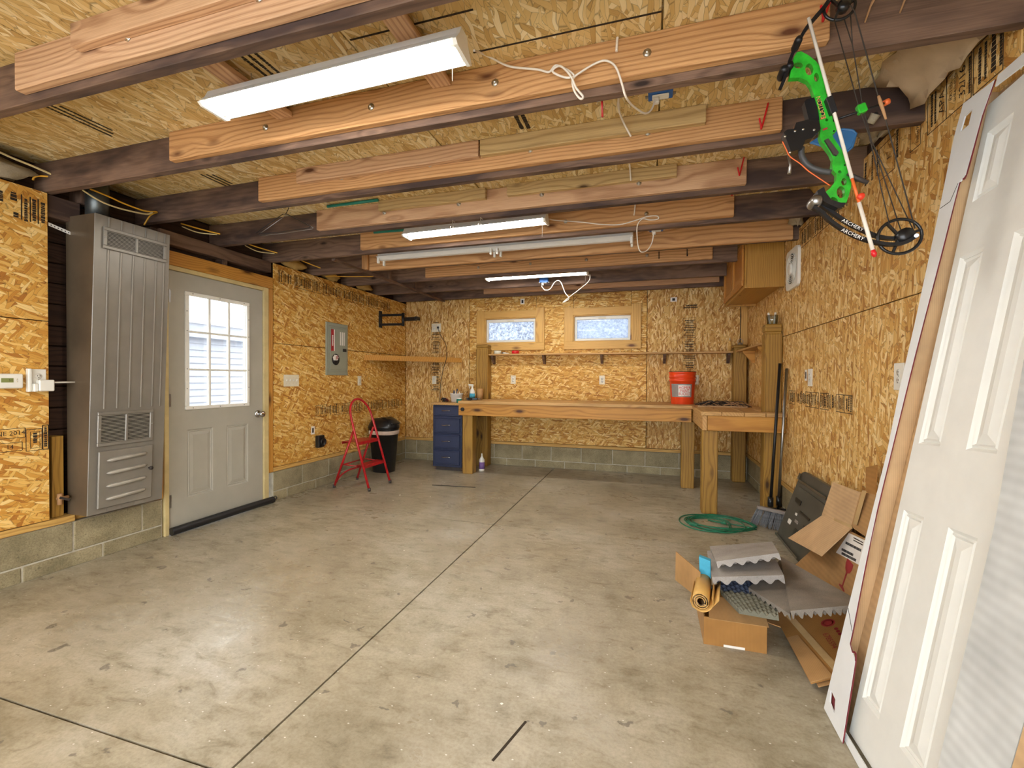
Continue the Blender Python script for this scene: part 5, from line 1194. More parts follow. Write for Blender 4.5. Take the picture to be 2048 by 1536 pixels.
cable('lamp_cord', [ony(u, v, y) for u, v, y in ((1180, 549, 5.1), (1178, 562, 5.12), (1160, 578, 5.15), (1140, 593, 5.2), (1126, 605, 5.2), (1138, 597, 5.21), (1130, 585, 5.24), (1122, 565, 5.26), (1115, 561, 5.27), (1108, 566, 5.29), (1100, 578, 5.3), (1090, 580, 5.31), (1083, 572, 5.32))], .0045, 'cord_white', 'white cord with knot hanging from the farthest light')
def bluebox(c, label, face=(0,0,-1)):
    c = Vector(c); t = thing('outlet_box', c, label, 'outlet box')
    MB().box(c.x-.052, c.x+.052, c.y-.03, c.y+.03, c.z, c.z+.055, .003).build('box', M['blue_box'], t)
    MB().box(c.x-.035, c.x+.035, c.y-.02, c.y+.02, c.z-.005, c.z-.0004, .003).build('receptacle', M['white_pl'], t)
    MB().box(c.x-.03, c.x-.005, c.y-.012, c.y+.012, c.z-.03, c.z-.0055, .004).build('plug', M['cord_white'], t)
    for s in (-1, 1): MB().box(c.x+s*.058-.006, c.x+s*.058+.006, c.y-.008, c.y+.008, c.z+.002, c.z+.006).build('ear', M['nickel'], t)
bluebox((.035, 2.10, 2.487), 'blue outlet box under the ceiling of the second bay'); bluebox((.04, 3.735, 2.41), 'blue outlet box beside the bare strip light'); bluebox((-1.225, 5.335, 2.40), 'blue outlet box at the farthest light')
# yellow wiring along the left wall
cable('cable', [onx(u, v, x) for u, v, x in ((-6, 302, -3.60), (30, 318, -3.585), (60, 330, -3.575), (90, 343, -3.56), (112, 353, -3.55))], .0065, 'cream_cable', 'cream cable stapled high on the wall left of the furnace')
cable('cable', [onx(u, v, x) for u, v, x in ((66, 360, -3.62), (68, 355, -3.61), (78, 352, -3.60), (108, 354, -3.57))], .0055, 'romex', 'short bent yellow cable end left of the furnace')
cable('cable', [onx(u, v, x) for u, v, x in ((180, 378, -3.475), (215, 392, -3.475), (250, 408, -3.475), (290, 422, -3.475), (314, 424, -3.475), (300, 432, -3.56), (288, 450, -3.60))], .0055, 'romex', 'yellow cable sagging over the furnace top')
cable('cable', [onx(u, v, x) for u, v, x in ((165, 380, -3.455), (200, 402, -3.455), (240, 417, -3.455), (290, 428, -3.455), (305, 425, -3.46))], .0055, 'cream_cable', 'cream cable sagging over the furnace top')
for k, (a, b, c) in enumerate((((362, 447), (400, 458), (440, 468)), ((488, 485), (520, 496), (555, 506)), ((600, 520), (625, 530), (641, 536)))):
    y = (2.72, 3.35, 3.95)[k]; lab = ('third', 'fourth', 'fifth')[k]
    cable('cable', [ony(*a, y), ony(b[0], b[1], y+.06), ony(*c, y+.12)], .0055, 'romex', 'yellow cable crossing the %s joist bay above the left wall' % lab)
    if k < 2: cable('cable', [ony(a[0]+2, a[1]+6, y), ony(b[0]-4, b[1]+7, y+.05), ony(c[0]-6, c[1]+1, y+.10)], .0045, 'cream_cable', 'cream cable crossing the %s joist bay above the left wall' % lab)
cable('cable', [(-3.56, 4.35, 2.40), (-3.50, 4.42, 2.42), (-3.40, 4.50, 2.425), (-3.1, 4.60, 2.43)], .005, 'romex', 'thin yellow cable along the far left joist')
# wire hangers hung on a nail of the third bay
hg = thing('coat_hanger', (-2.63, 2.75, 2.35), 'two nested blue-black wire coat hangers hung below the joists at left', 'coat hanger')
hp = [ony(u, v, 2.75) for u, v in ((512, 466), (566, 428), (576, 429), (621, 453))]
for dy, mt in ((0, 'black_met'), (.02, 'steel')):
    o = Vector((dy*.4, dy, -.004*(dy > 0)))
    MB().tube([hp[1]+o, hp[0]+o, hp[0]+o+Vector((.02,0,-.012)), (hp[0]+hp[3])/2+o+Vector((0,0,-.014)), hp[3]+o+Vector((-.01,0,-.008)), hp[3]+o, hp[2]+o, hp[1]+o], .0024, 6).build('wire', M[mt], hg)
MB().tube(smoothpath([(hp[1]+hp[2])/2, (hp[1]+hp[2])/2+Vector((.01, .01, .03)), (hp[1]+hp[2])/2+Vector((.02, .02, .08)), (hp[1]+hp[2])/2+Vector((-.01, .02, .095))], 4), .0024, 6).build('hook', M['black_met'], hg)
# teal rods laid across
for k, (a, b, y) in enumerate((((655, 413), (756, 400), 2.93), ((748, 465), (1090, 437), 3.50))):
    mb = MB(); mb.cyl(ony(*a, y), ony(*b, y), .011, 10)
    tag(mb.build('rod', M['teal_rod']), ('teal rod along the top of the fourth joist board', 'teal rod above the middle light fixture')[k], 'rod')
# scraps at the right wall top
bs = thing('plastic_scoop', (.84, 2.40, 2.20), 'blue plastic scoop hanging behind the green bow', 'scoop')
pp = [ony(u, v, 2.425) for u, v in ((1620, 286), (1634, 279), (1684, 260), (1704, 262), (1711, 269), (1703, 296), (1692, 305), (1680, 305), (1655, 296))]
MB().prism(pp, (0, -.006, 0)).build('pan', M['blue_disc'], bs)
c0 = sum(pp, Vector())/len(pp); rim = [p+Vector((0,-.006,0)) for p in pp]
MB().tube(rim, .006, 6, True).build('rim', M['blue_disc'], bs)
nt = thing('cardboard_roll', ony(1748, 235, 2.41), 'small tan paper roll stuck on the dark joist behind the bow', 'roll')
MB().tube([ony(1740, 247, 2.42), ony(1752, 228, 2.40)], [.016, .020], 14).build('roll', M['wool_gr'], nt); MB().cyl(ony(1752, 228, 2.3995), ony(1752.3, 227.6, 2.398), .009, 10).build('hole', M['dark_gap'], nt)
def lump(name, c, r, mat, label, cat, seed, n=9, m=12):
    rnd = random.Random(seed); c = Vector(c); mb = MB(); ph = [rnd.uniform(0, 6) for _ in range(6)]; vs = []; fs = []
    for i in range(n+1):
        for j in range(m):
            t = PI*i/n; a = 2*PI*j/m; k = 1+.22*math.sin(3*a+ph[0]+2*t)+.16*math.sin(5*t+ph[1]+a)+.12*math.sin(7*a+ph[2])*math.sin(4*t+ph[3])
            vs.append(c+Vector((r[0]*k*math.sin(t)*math.cos(a), r[1]*k*math.sin(t)*math.sin(a), r[2]*k*math.cos(t))))
    for i in range(n):
        for j in range(m): fs.append((i*m+j, i*m+(j+1) % m, (i+1)*m+(j+1) % m, (i+1)*m+j))
    mb.add(vs, fs, None, True); return tag(mb.build(name, M[mat]), label, cat)
lump('insulation_tuft', (-3.62, 3.92, 2.45), (.05, .16, .055), 'wool', 'yellow insulation tuft above the left wall, nearest the door', 'insulation', 1); lump('insulation_tuft', (-3.62, 4.5, 2.45), (.05, .15, .05), 'wool', 'brown insulation tuft above the left wall over the breaker panel', 'insulation', 2); lump('insulation_tuft', (-3.62, 5.15, 2.45), (.05, .16, .05), 'wool', 'yellow insulation tuft above the left wall near the back corner', 'insulation', 3)
lump('insulation_tuft', (-3.62, 1.58, 2.46), (.05, .22, .06), 'wool_gr', 'dusty insulation batt above the sheathing left of the furnace', 'insulation', 4)
lump('insulation_tuft', (1.07, 2.68, 2.50), (.05, .13, .05), 'wool_gr', 'crumpled insulation paper above the right wall by the blue scoop', 'insulation', 5); lump('insulation_tuft', (1.05, 3.30, 2.48), (.07, .12, .06), 'wool', 'yellow insulation tuft above the right wall behind the bow limb', 'insulation', 6); lump('insulation_tuft', (1.07, 3.95, 2.50), (.05, .10, .06), 'wool_gr', 'grey insulation tuft above the right wall near the fan cover', 'insulation', 7)
g = [[(1.09-.16*(i/5)**1.5+.012*math.sin(3*j+i), 1.93+.46*j/8+.015*math.sin(5*i+j), 2.42+.145*(i/5)+.012*math.sin(j*1.7+i*2.1)) for j in range(9)] for i in range(6)]
tag(MB().sheet(g, .004).build('house_wrap', M['wrap']), 'crumpled pale wrap sheet sticking out above the right wall', 'wrap sheet')
for k, (x, z) in enumerate(((.70, 2.52), (.80, 2.53))):
    mb = MB(); mb.tube([(x, 1.862, z-.04), (x+.006, 1.835, z-.005), (x+.012, 1.82, z+.01)], [.003, .0035, .0055], 6); tag(mb.build('bent_nail', M['tan_rub']), ('rusty bent nail in the dark joist right of the bow cam', 'rusty bent nail in the dark joist, farther right one')[k], 'nail')

# ================================================================ BROOMS, CORD, SCREEN
br1 = thing('broom', ony(1540, 1040, 4.3), 'angled broom with grey bristles and black handle against the bench', 'broom')
a, b = ony(1541, 1006, 4.30), ony(1560, 727, 4.435); a.z = max(a.z, .16)
MB().cyl(a, b, .0125, 12).build('handle', M['black_met'], br1)
h0, h1 = ony(1514, 1014, 4.30), ony(1574, 1027, 4.27)
MB().bar(h0, h1, .045, .028, (0,0,1), .006).build('head', M['label_grey'], br1); MB().cyl(a+Vector((0,0,-.03)), a+Vector((0,0,.05)), .022, 14).build('socket', M['black_pl'], br1)
mb = MB(); e0, e1 = ony(1500, 1042, 4.33), ony(1570, 1066, 4.16)
e0.z = e1.z = .003
for k in range(150):
    t = random.random(); w_ = random.uniform(-.018, .018)
    p = h0+(h1-h0)*t+Vector((0, w_, -.014)); q = e0+(e1-e0)*t+Vector((random.uniform(-.008, .008), w_*1.9, random.uniform(0, .012)))
    mb.tube([p, (p+q)/2+Vector((random.uniform(-.003,.003), 0, 0)), q], [.0025, .0025, .0015], 4, smooth=False)
tag(mb.build('bristles', M['bristle'], br1), kind='stuff')
br2 = thing('dustpan', ony(1572, 1040, 4.36), 'black long-handled dustpan with grey handle beside the broom', 'dustpan')
a, b = ony(1557, 1004, 4.39), ony(1573.5, 737, 4.435)
MB().cyl(a, b, .0115, 12).build('handle', M['steel'], br2); MB().cyl(a+Vector((0,0,-.03)), a+Vector((0,0,.05)), .019, 12).build('socket', M['black_pl'], br2)
MB().prism([(1.0, 4.42, .005), (1.14, 4.42, .005), (1.14, 4.44, .13), (1.0, 4.44, .13)], (0, -.012, 0)).build('back_wall', M['black_pl'], br2); MB().prism([(1.0, 4.41, .002), (1.14, 4.41, .002), (1.145, 4.30, .002), (.995, 4.345, .002)], (0, 0, .006)).build('tray', M['black_pl'], br2); MB().bar(a+Vector((0,0,-.03)), (a.x, 4.425, .11), .02, .02).build('neck', M['black_pl'], br2)
# green extension cord
xc = thing('extension_cord', (.58, 4.24, 0), 'green extension cord coiled on the floor by the bench leg', 'extension cord')
pts = []; rnd = random.Random(5); n = 26
for k in range(7*n):
    t = 2*PI*k/n; lp = k//n
    sx = (.30, .20, .26, .15, .28, .21, .24)[lp]; sy = (.25, .15, .22, .12, .25, .17, .20)[lp]; ox = (-.03, -.12, .02, -.09, .01, -.02, .03)[lp]; oy = (0, .01, -.02, .01, 0, .0, .01)[lp]
    f = (k % n)/n; nx = (lp+1) % 7
    sx2 = (.30, .20, .26, .15, .28, .21, .24)[nx]; ox2 = (-.03, -.12, .02, -.09, .01, -.02, .03)[nx]
    x_, y_ = .585+ox*(1-f)+ox2*f+(sx*(1-f)+sx2*f)*math.cos(t), 4.235+oy+sy*math.sin(t)
    if .44 < x_ < .64 and y_ > 4.49: y_ = 4.49-.012*lp
    pts.append((x_, y_, .006+.0045*(lp % 3)+.002*math.sin(3*t+lp)))
pts += [(.50, 4.30, .012), (.55, 4.27, .010), (.60, 4.245, .012)]
MB().tube(smoothpath(pts, 2), .0052, 6).build('cable', M['cord_green'], xc)
MB().bar((.60, 4.245, .014), (.64, 4.225, .016), .022, .02, (0,0,1), .004).build('plug', M['cord_green'], xc)
for o in (-.006, .006): MB().bar((.64, 4.225+o, .016), (.658, 4.214+o, .016), .002, .006).build('prong', M['nickel'], xc)
MB().bar((.335, 4.12, .016), (.40, 4.09, .016), .022, .020, (0,0,1), .004).build('socket_end', M['cord_green'], xc)
# flat screen leaning, seen from the back
tv = thing('flat_screen', (1.03, 3.6, 0), 'dark flat screen leaning face-in against the right wall', 'screen')
BLc, TLc = Vector((.975, 4.045, .012)), Vector((1.09, 3.845, .575)); E1 = Vector((0, -1, .0)); E2 = (TLc-BLc); En = E1.cross(E2.normalized()).normalized()
if En.x > 0: En = -En
def tvp(a, b, o=0): return BLc+E1*a+E2*b+En*o
sp = [tvp(.0, 0), tvp(.95, 0), tvp(.95, 1.0), tvp(.06, 1.0), tvp(.02, .97), tvp(.003, .90)]
MB().prism(sp, -En*.03).build('housing', M['tv'], tv)
MB().prism([tvp(.10, .12, .0005), tvp(.85, .12, .0005), tvp(.85, .80, .0005), tvp(.10, .80, .0005)], En*.012).build('rear_cover', M['tv'], tv)
for a0, a1, b0, b1, mt in ((.06, .6, .86, .885, 'steel'), (.02, .05, .88, .96, 'steel'), (.14, .26, .60, .66, 'black_pl'), (.30, .50, .52, .55, 'black_pl'), (.16, .22, .30, .36, 'label_white'), (.28, .34, .38, .42, 'label_grey'), (.33, .40, .22, .32, 'black_pl'), (.01, .55, .02, .05, 'steel'), (.45, .60, .40, .44, 'black_pl'), (.24, .27, .46, .49, 'label_white')):
    MB().prism([tvp(a0, b0, .0127), tvp(a1, b0, .0127), tvp(a1, b1, .0127), tvp(a0, b1, .0127)], En*.004).build({'steel': 'trim_strip', 'label_white': 'sticker', 'label_grey': 'sticker', 'black_pl': 'port_panel'}[mt], M[mt], tv)

# ================================================================ CARTONS AND FOAM
def quad(mb, P, th): P = [Vector(p) for p in P]; n = (P[1]-P[0]).cross(P[3]-P[0]).normalized(); return mb.prism(P, n*th)
def onpl(u, v, p0, n): d = ray(u, v); return CAM+d*((Vector(p0)-CAM).dot(n)/d.dot(n))
# small open box on the floor
sbx = thing('cardboard_box', (.39, 2.48, 0), 'small brown cardboard box on the floor holding the roll and foam', 'box')
t_ = .005; bx0, bx1, by0, by1, bh = .254, .520, 2.292, 2.66, .130
MB().box(bx0, bx1, by0, by0+t_, 0, bh).build('wall_panel', M['card_dk'], sbx); MB().box(bx0, bx1, by1-t_, by1, 0, bh).build('wall_panel', M['card_dk'], sbx)
MB().box(bx0, bx0+t_, by0+t_, by1-t_, 0, bh).build('wall_panel', M['card'], sbx); MB().box(bx1-t_, bx1, by0+t_, by1-t_, 0, bh).build('wall_panel', M['card_dk'], sbx)
MB().box(bx0+t_, bx1-t_, by0+t_, by1-t_, .001, .006).build('bottom_panel', M['card_dk'], sbx)
quad(MB(), [(bx0+.022, by0-.006, bh-.005), (bx1+.006, by0-.006, bh-.005), (bx1+.002, 2.42, .172), (bx0+.03, 2.42, .172)], .004).build('flap', M['card'], sbx)
quad(MB(), [(.248, 2.42, .150), (.149, 2.72, .105), (.150, 2.72, .268), (.247, 2.42, .287)], .004).build('flap', M['card'], sbx)
quad(MB(), [(bx1+.002, 2.33, bh), (bx1+.002, 2.62, bh), (bx1+.07, 2.60, .105), (bx1+.07, 2.35, .105)], .004).build('flap', M['card'], sbx)
MB().box(.34, .43, by0-.0012, by0-.0002, .001, .012).build('paper_label', M['label_white'], sbx)
tf = tag(quad(MB(), [(.262, 2.50, .12), (.312, 2.49, .12), (.306, 2.49, .332), (.254, 2.50, .345)], .03).build('teal_sheet', M['teal_foam']), 'teal plastic foam sheet upright between box flap and foam pads', 'foam sheet')
# tan roll
rl = thing('paper_roll', (.27, 2.40, .18), 'tan paper roll with a loose outer turn on the small box', 'roll')
r0, r1 = Vector((.232, 2.215, .232)), Vector((.272, 2.46, .226))
dr_ = (r1-r0).normalized(); sx_v = dr_.cross(Vector((0,0,1))).normalized(); up_v = sx_v.cross(dr_)
sp = []
for k in range(75):
    a = 2*PI*k/24; r = .014+.0092*k/24 if k < 60 else .037+.0011*(k-60)
    sp.append((a, r))
sp = [(a, r) for a, r in sp]
mb = MB(); g = [[p0_+sx_v*(r*math.cos(a))+up_v*(r*math.sin(a)) for a, r in sp] for p0_ in (r0, r0+(r1-r0)*.5, r1)]
mb.sheet(g, .002).build('sheet', M['paper_roll'], rl)
MB().lathe(r0, [(.036, .004), (.015, .004), (.013, .006)], 20, dr_).build('roll_end', M['card_lt'], rl); MB().lathe(r0+dr_*.008, [(.013, 0), (0, .0005)], 16, dr_).build('core_hole', M['dark_gap'], rl)
lp = [(-.045, -.005), (-.035, -.032), (0, -.044), (.03, -.035), (.055, -.005), (.075, .02)]
mb = MB(); mb.sheet([[p0_+sx_v*a+up_v*b for a, b in lp] for p0_ in (r0+dr_*.004, r1)], .002).build('loose_turn', M['paper_roll'], rl)
# egg-crate foam pads
def pad(name, FL, FR, BR, BL, th, amp, nx, ny, mat, label, up=False, per=7, pery=7, sag=0):
    FL, FR, BR, BL = [Vector(p) for p in (FL, FR, BR, BL)]; n = (FR-FL).cross(BL-FL).normalized()
    top = []; bot = []
    for j in range(ny+1):
        tr_ = []; br_ = []
        for i in range(nx+1):
            u, v = i/nx, j/ny; p = (FL*(1-u)+FR*u)*(1-v)+(BL*(1-u)+BR*u)*v+Vector((0,0,-sag*math.sin(PI*u)*math.sin(PI*v)))
            w_ = amp*(.5+.5*math.cos(2*PI*per*u)*math.cos(2*PI*pery*v)) if True else 0
            if up: tr_.append(p+n*w_); br_.append(p-n*th)
            else: tr_.append(p); br_.append(p-n*(th+w_))
        top.append(tr_); bot.append(br_)
    m = nx+1; V = [p for r in top for p in r]+[p for r in bot for p in r]; k = len(V)//2; fs = []
    for j in range(ny):
        for i in range(nx): q = (j*m+i, j*m+i+1, (j+1)*m+i+1, (j+1)*m+i); fs.append(q); fs.append(tuple(k+x for x in q)[::-1])
    for i in range(nx): fs.append((i+1, i, k+i, k+i+1)); fs.append((ny*m+i, ny*m+i+1, k+ny*m+i+1, k+ny*m+i))
    for j in range(ny): fs.append((j*m, (j+1)*m, k+(j+1)*m, k+j*m)); fs.append(((j+1)*m+nx, j*m+nx, k+j*m+nx, k+(j+1)*m+nx))
    mb = MB(); mb.add(V, fs, None, False); return tag(mb.build(name, M[mat]), label, 'foam pad', 'egg-crate foam pads on the small box')
pad('foam_pad', (.322, 2.43, .345), (.598, 2.43, .420), (.640, 2.74, .372), (.325, 2.71, .322), .016, .018, 72, 40, 'foam_lt', 'smallest light grey egg-crate foam pad on top of the pile', per=5, pery=4)
pad('foam_pad', (.298, 2.385, .283), (.608, 2.385, .333), (.640, 2.78, .322), (.318, 2.76, .278), .018, .022, 72, 40, 'foam_lt', 'second light grey foam pad just under the top one', per=5, pery=4)
pad('foam_pad', (.572, 2.145, .278), (.800, 2.120, .350), (.87, 2.30, .295), (.694, 2.80, .278), .010, .026, 90, 60, 'foam_md', 'largest grey foam pad draped toward the white carton', per=7, pery=10, sag=.012)
pad('foam_pad', (.392, 2.235, .205), (.540, 2.185, .222), (.585, 2.42, .205), (.345, 2.43, .195), .012, .015, 60, 60, 'foam_dk', 'olive egg-crate foam pad, bumps up, under the large pad', True, 5, 6)
pad('foam_pad', (.348, 2.437, .193), (.56, 2.437, .193), (.56, 2.60, .195), (.345, 2.60, .195), .010, .014, 50, 40, 'foam_bl', 'blue-grey egg-crate foam pad, bumps up, deep in the pile', True, 5, 4)
pad('foam_pad', (.572, 2.150, .262), (.612, 2.25, .262), (.694, 2.79, .262), (.47, 2.44, .232), .012, .014, 30, 60, 'foam_md', 'narrow grey foam strip between the olive pad and the largest pad', per=2, pery=8)
# flattened carton leaning low, with the number
fb = thing('flattened_carton', (.85, 2.4, 0), 'flattened brown carton leaning low, stamped 6785594 in red', 'carton')
G2 = Vector((.9, 0, .436)).normalized(); GN = Vector((-G2.z, 0, G2.x)); G0 = Vector((.628, 0, .030))
def gp(y, s, o=0): return G0+Vector((0, y, 0))+G2*s+GN*o
for k, (y0, y1, s0, s1, mt) in enumerate(((2.075, 2.80, .0, .33, 'card_dk'), (2.09, 2.80, .012, .33, 'card_lt'), (2.065, 2.80, .02, .33, 'card'))):
    MB().prism([gp(y0, s0, -.006*k-.0005), gp(y1, s0, -.006*k-.0005), gp(y1, s1, -.006*k-.0005), gp(y0, s1, -.006*k-.0005)], -GN*.0048).build('sheet', M[mt], fb)
MB().prism([gp(2.075, .001, 0), gp(2.40, .001, 0), gp(2.40, .05, 0), gp(2.075, .09, 0)], GN*.004).build('flap', M['card'], fb)
MB().prism([gp(2.072, .105, .0012), gp(2.80, .02, .0012), gp(2.80, .05, .0012), gp(2.072, .135, .0012)], GN*.0008).build('tape', M['tape'], fb)
text('6785594', .034, gp(2.301, .157, .0012), (0,-1,0), G2, M['ink_red'], fb)
cc = gp(2.433, .196, .0012); mb = MB(); mb.lathe(cc-GN*.0006, [(.030, 0), (.030, .0006), (.024, .0006), (.024, 0)], 26, GN, False).lathe(cc-GN*.0006, [(.018, 0), (.018, .0006), (0, .0006)], 20, GN, False); mb.build('round_mark', M['ink_red'], fb)
for k in range(3): MB().lathe(gp(2.33+.022*k, .21, .0006), [(.009, 0), (.009, .0006), (.0065, .0006), (.0065, 0)], 12, GN, False).build('care_mark', M['ink_red'], fb)
# large open carton with the glass symbol
oc2 = thing('open_carton', (.95, 2.8, .02), 'large open cardboard carton with red wine-glass symbol leaning on the right wall', 'carton')
K0 = Vector((.92, 2.5, .0)); KN = Vector((-.55, 0, .115)).normalized(); KS = Vector((.115, 0, .55)).normalized()
def kp(u, v, o=0): return onpl(u, v, K0+KN*o, KN)
face = [(1590, 1130), (1640, 1085), (1700, 1062), (1742, 1083)]
fw_ = [kp(*p) for p in face]; fw_ += [Vector((.92, fw_[3].y, .0)), Vector((.92, fw_[0].y, .0))]
MB().prism(fw_, -KN*.005).build('face_panel', M['card'], oc2)
MB().prism([kp(*p, -.006) for p in ((1645,1030),(1702,1052),(1690,1130),(1625,1140))], -KN*.005).build('inner_panel', M['card_dk'], oc2)
f1 = [kp(1645, 1030, .01), kp(1703, 1055, .01), kp(1642, 1112, .10), kp(1576, 1076, .10)]; quad(MB(), f1, .004).build('flap', M['card_lt'], oc2)
f2 = [kp(1645, 1030, .004), kp(1703, 1054, .004), kp(1722, 985, -.01), kp(1667, 964, -.01)]; quad(MB(), f2, .004).build('flap', M['card_lt'], oc2)
f3 = [kp(1704, 1054, .002), kp(1742, 1080, .002), kp(1752, 990, -.012), kp(1723, 984, -.012)]; quad(MB(), f3, .004).build('flap', M['card'], oc2)
f4 = [kp(1733, 984, -.014), kp(1752, 992, -.014), kp(1756, 930, -.02), kp(1733, 935, -.02)]; quad(MB(), f4, .004).build('flap', M['card_dk'], oc2)
for a in (((1706,1048),(1714,1050),(1733,982),(1725,980)), ((1668,1036),(1703,1050),(1705,1058),(1668,1044))): MB().prism([kp(*p, .011) for p in a], KN*.0006).build('tape', M['tape'], oc2)
lb = MB().prism([kp(*p, .0008) for p in ((1698,1066),(1735,1083),(1720,1131),(1672,1105))], KN*.0006).build('shipping_label', M['label_white'], oc2)
for a, b in (((1691,1085),(1722,1101)), ((1683,1098),(1706,1110)), ((1683,1106),(1712,1121))):
    A, Bq = kp(*a, .0018), kp(*b, .0018); d = (Bq-A).normalized(); L = (Bq-A).length; t = 0; mb = MB(); w2 = KN.cross(d)
    while t < L: w_ = random.uniform(.002, .005); mb.obox(A+d*(t+w_/2), (d, w2, KN), (w_*.22, .0065, .0003)); t += w_
    mb.build('barcode', M['ink_black'], lb)
mill_print(lb, [(kp(1716, 1080+5*k, .0016), kp(1730, 1090+5*k, .0016)-kp(1702, 1075+5*k, .0016), KS, 1, .10, .006) for k in range(2)], 'label_print')
def glass_sym(bu_, bv_):
    base = kp(bu_, bv_, .0008); top = kp(bu_+18, bv_-54, .0008); Y = (top-base).normalized(); s = (top-base).length/1.5; X = Y.cross(KN); cw = base+Y*(.5*s)
    pts = [(-.36, 1.0), (-.38, .72), (-.28, .5), (-.07, .38), (-.06, -.35), (-.34, -.42), (-.34, -.5), (.34, -.5), (.34, -.42), (.06, -.35), (.07, .38), (.28, .5), (.38, .72), (.36, 1.0)]
    MB().prism([cw+X*(p*s)+Y*(q*s) for p, q in pts], KN*.0006).build('glass_symbol', M['ink_red'], oc2)
glass_sym(1683, 1177); glass_sym(1711, 1193)

# ================================================================ WHITE DOOR IN ITS OPENED CARTON
LL = math.hypot(.44, 2.23); DS = Vector((.44, 0, 2.23))/LL; DN = Vector((-2.23, 0, .44))/LL; D0 = Vector((.645, 0, .0))
def dp(y, s, o=0): return D0+Vector((0, y, 0))+DS*s+DN*o
dw = thing('white_door', (.72, 1.6, 0), 'white six-panel door slab leaning in its opened carton on the right wall', 'door')
y0d, y1d, s0d, s1d, o_ = 1.32, 1.912, .022, 2.245, -.03
def dq(y, s, o=0): return dp(y+.06*(s-1.1), s-.06*(y-1.912), o)
cols = ((1.765, 1.880), (1.525, 1.645)); rows = ((.165, .825), (1.055, 1.70), (1.89, 2.13))
holes = [(c[0], c[1], r[0], r[1]) for c in cols for r in rows]
mb = MB(); door_skin(mb, holes, y0d, y1d, s0d, s1d, 0)
for v in mb.v: q = dq(v.y, v.z, o_); v.x, v.y, v.z = q
edge = [(y0d, s0d), (y1d, s0d), (y1d, s1d), (y0d, s1d)]
for i in range(4): p, r = edge[i], edge[(i+1) % 4]; mb.add([dq(*p, o_), dq(*r, o_), dq(*r, o_-.02), dq(*p, o_-.02)], [(0,1,2,3)])
mb.add([dq(*p, o_-.02) for p in edge], [(0,1,2,3)]); lf2 = mb.build('leaf', M['white_door'], dw)
for h in holes:
    mb = MB(); raised(mb, *h, 0, 1, .009)
    for v in mb.v: q = dq(v.y, v.z, o_+v.x); v.x, v.y, v.z = q
    mb.build('raised_panel', M['white_door'], lf2)
ct = thing('door_carton', (.75, 1.6, 0), 'opened white shipping carton with dark red edges around the leaning door', 'carton')
def dsheet(poly, o0, o1, holes=None): return MB().prism([dp(a, b, o0) for a, b in poly], DN*(o1-o0), holes=[[dp(a, b, o0) for a, b in h] for h in holes] if holes else None)
dsheet([(1.16, .016), (1.968, .016), (1.985, 2.29), (1.16, 2.29)], -.057, -.0525).build('back_sheet', M['card_lt'], ct)
dsheet([(1.966, .012), (1.969, .012), (1.985, 2.29), (1.982, 2.29)], -.052, -.002).build('side_wall', M['card_lt'], ct)
fl = [(1.971, .003), (1.80, .003), (1.847, .27), (1.885, .285), (1.909, .30), (1.912, .345), (1.940, .60), (1.955, .80), (1.965, 1.36), (1.962, 1.74), (1.963, 1.97), (1.934, 1.985), (1.928, 2.18), (1.907, 2.285), (2.07, 2.30), (2.075, 2.18), (2.05, 1.92), (2.02, 1.5), (2.01, 1.25), (1.985, 1.0), (1.98, .34)]
ff = dsheet(fl, .0, .0042, [[(1.956, .089), (1.941, .05), (1.893, .04), (1.909, .083)], [(2.04, 2.183), (2.036, 2.236), (1.997, 2.24), (1.996, 2.185)]]).build('front_flange', M['card_white'], ct)
mb = MB(); P = smoothpath([dp(a, b, .002) for a, b in fl[1:14]], 4)
for a, b in zip(P, P[1:]): mb.bar(a, b, .0055, .003, DN)
mb.build('red_edge', M['red_edge'], ff)
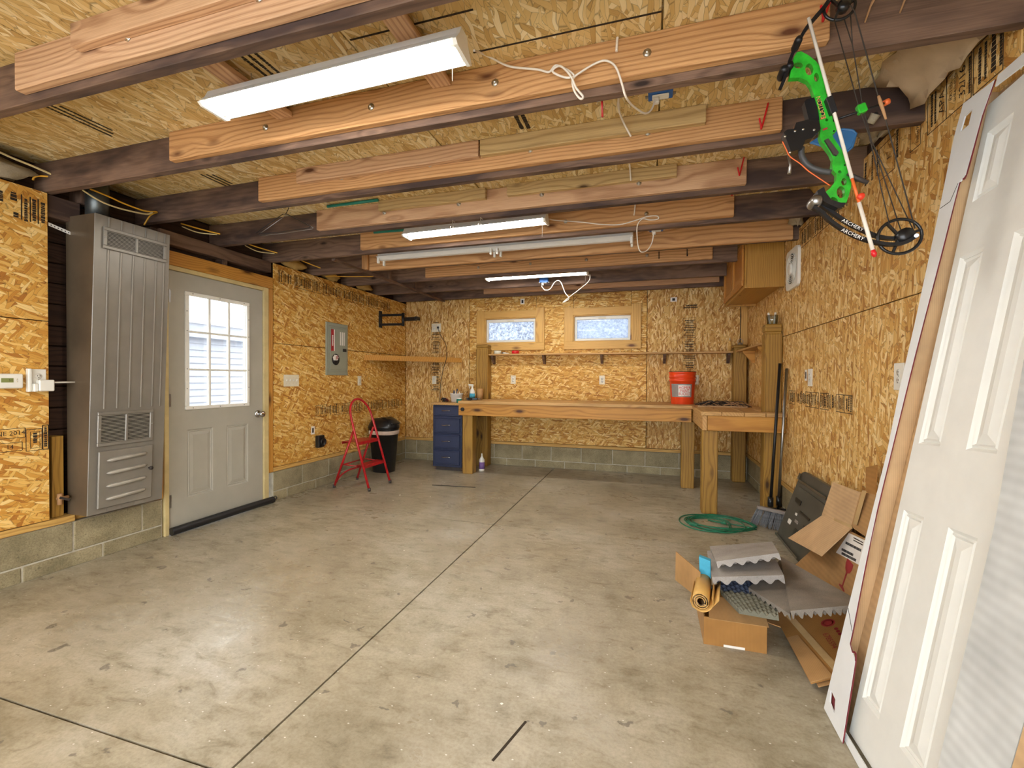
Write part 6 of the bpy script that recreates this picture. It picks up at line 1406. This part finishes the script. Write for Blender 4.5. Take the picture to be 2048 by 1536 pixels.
for a, b in (((1.978, .40), (1.912, .345)), ((2.045, 1.91), (1.988, 1.915)), ((1.988, 1.915), (1.967, 1.97))): MB().bar(dp(*a, .0046), dp(*b, .0046), .002, .0008, DN).build('crease', M['ink_black'], ff)
for q in ([(1.962, .095), (1.946, .045), (1.888, .035), (1.903, .09)],): dsheet(q, -.006, -.004).build('hole_lining', M['red_edge'], ff)
dsheet([(1.895, 2.292), (1.20, 2.292), (1.20, 2.20), (1.895, 2.255)], .0, .004).build('top_flange', M['card_white'], ct)
dsheet([(1.20, .02), (1.355, .02), (1.372, .30), (1.40, .9), (1.465, 1.45), (1.50, 2.0), (1.19, 2.0), (1.19, .02)], .004, .010).build('near_flange', M['card_grey'], ct)
dsheet([(1.83, .004), (1.36, .004), (1.36, .050), (1.83, .028)], -.012, -.008).build('bottom_flange', M['card_white'], ct)
tn = tag(dsheet([(.62, .012), (1.185, .012), (1.185, 1.25), (.62, 1.25)], .002, .012).build('cardboard_sheet', M['card_lt']), 'tan cardboard sheet leaning at the right edge beside the white carton', 'cardboard sheet')

# marks and litter on the slab
a, b = onz(985, 1522, 0), onz(1052, 1443, 0); mb = MB().bar(a+Vector((0,0,.0008)), b+Vector((0,0,.0008)), .009, .001); mb.build('scuff_mark', M['joint'], floor)
mb = MB(); mb.cyl(onz(864, 970, .004), onz(951, 974.6, .004), .0035, 6); tag(mb.build('thin_rod', M['black_met']), 'thin dark rod lying on the floor in front of the navy cabinet', 'rod')
for k, (u, v) in enumerate(((886, 964), (872, 974), (861, 994), (842, 968), (800, 990), (808, 1101), (786, 1001), (1003, 1408), (889, 965), (1085, 971))):
    p = onz(u, v, 0); r_ = random.uniform(.005, .012); a0 = random.uniform(0, 6)
    mb = MB(); mb.prism([(p.x+r_*math.cos(a0+t)*random.uniform(.5, 1.3), p.y+r_*math.sin(a0+t)*random.uniform(.5, 1.3), .0004) for t in (0, 1.2, 2.4, 3.7, 5.0)], (0, 0, .0012))
    mb.build('paint_chip', M['label_white'], floor)
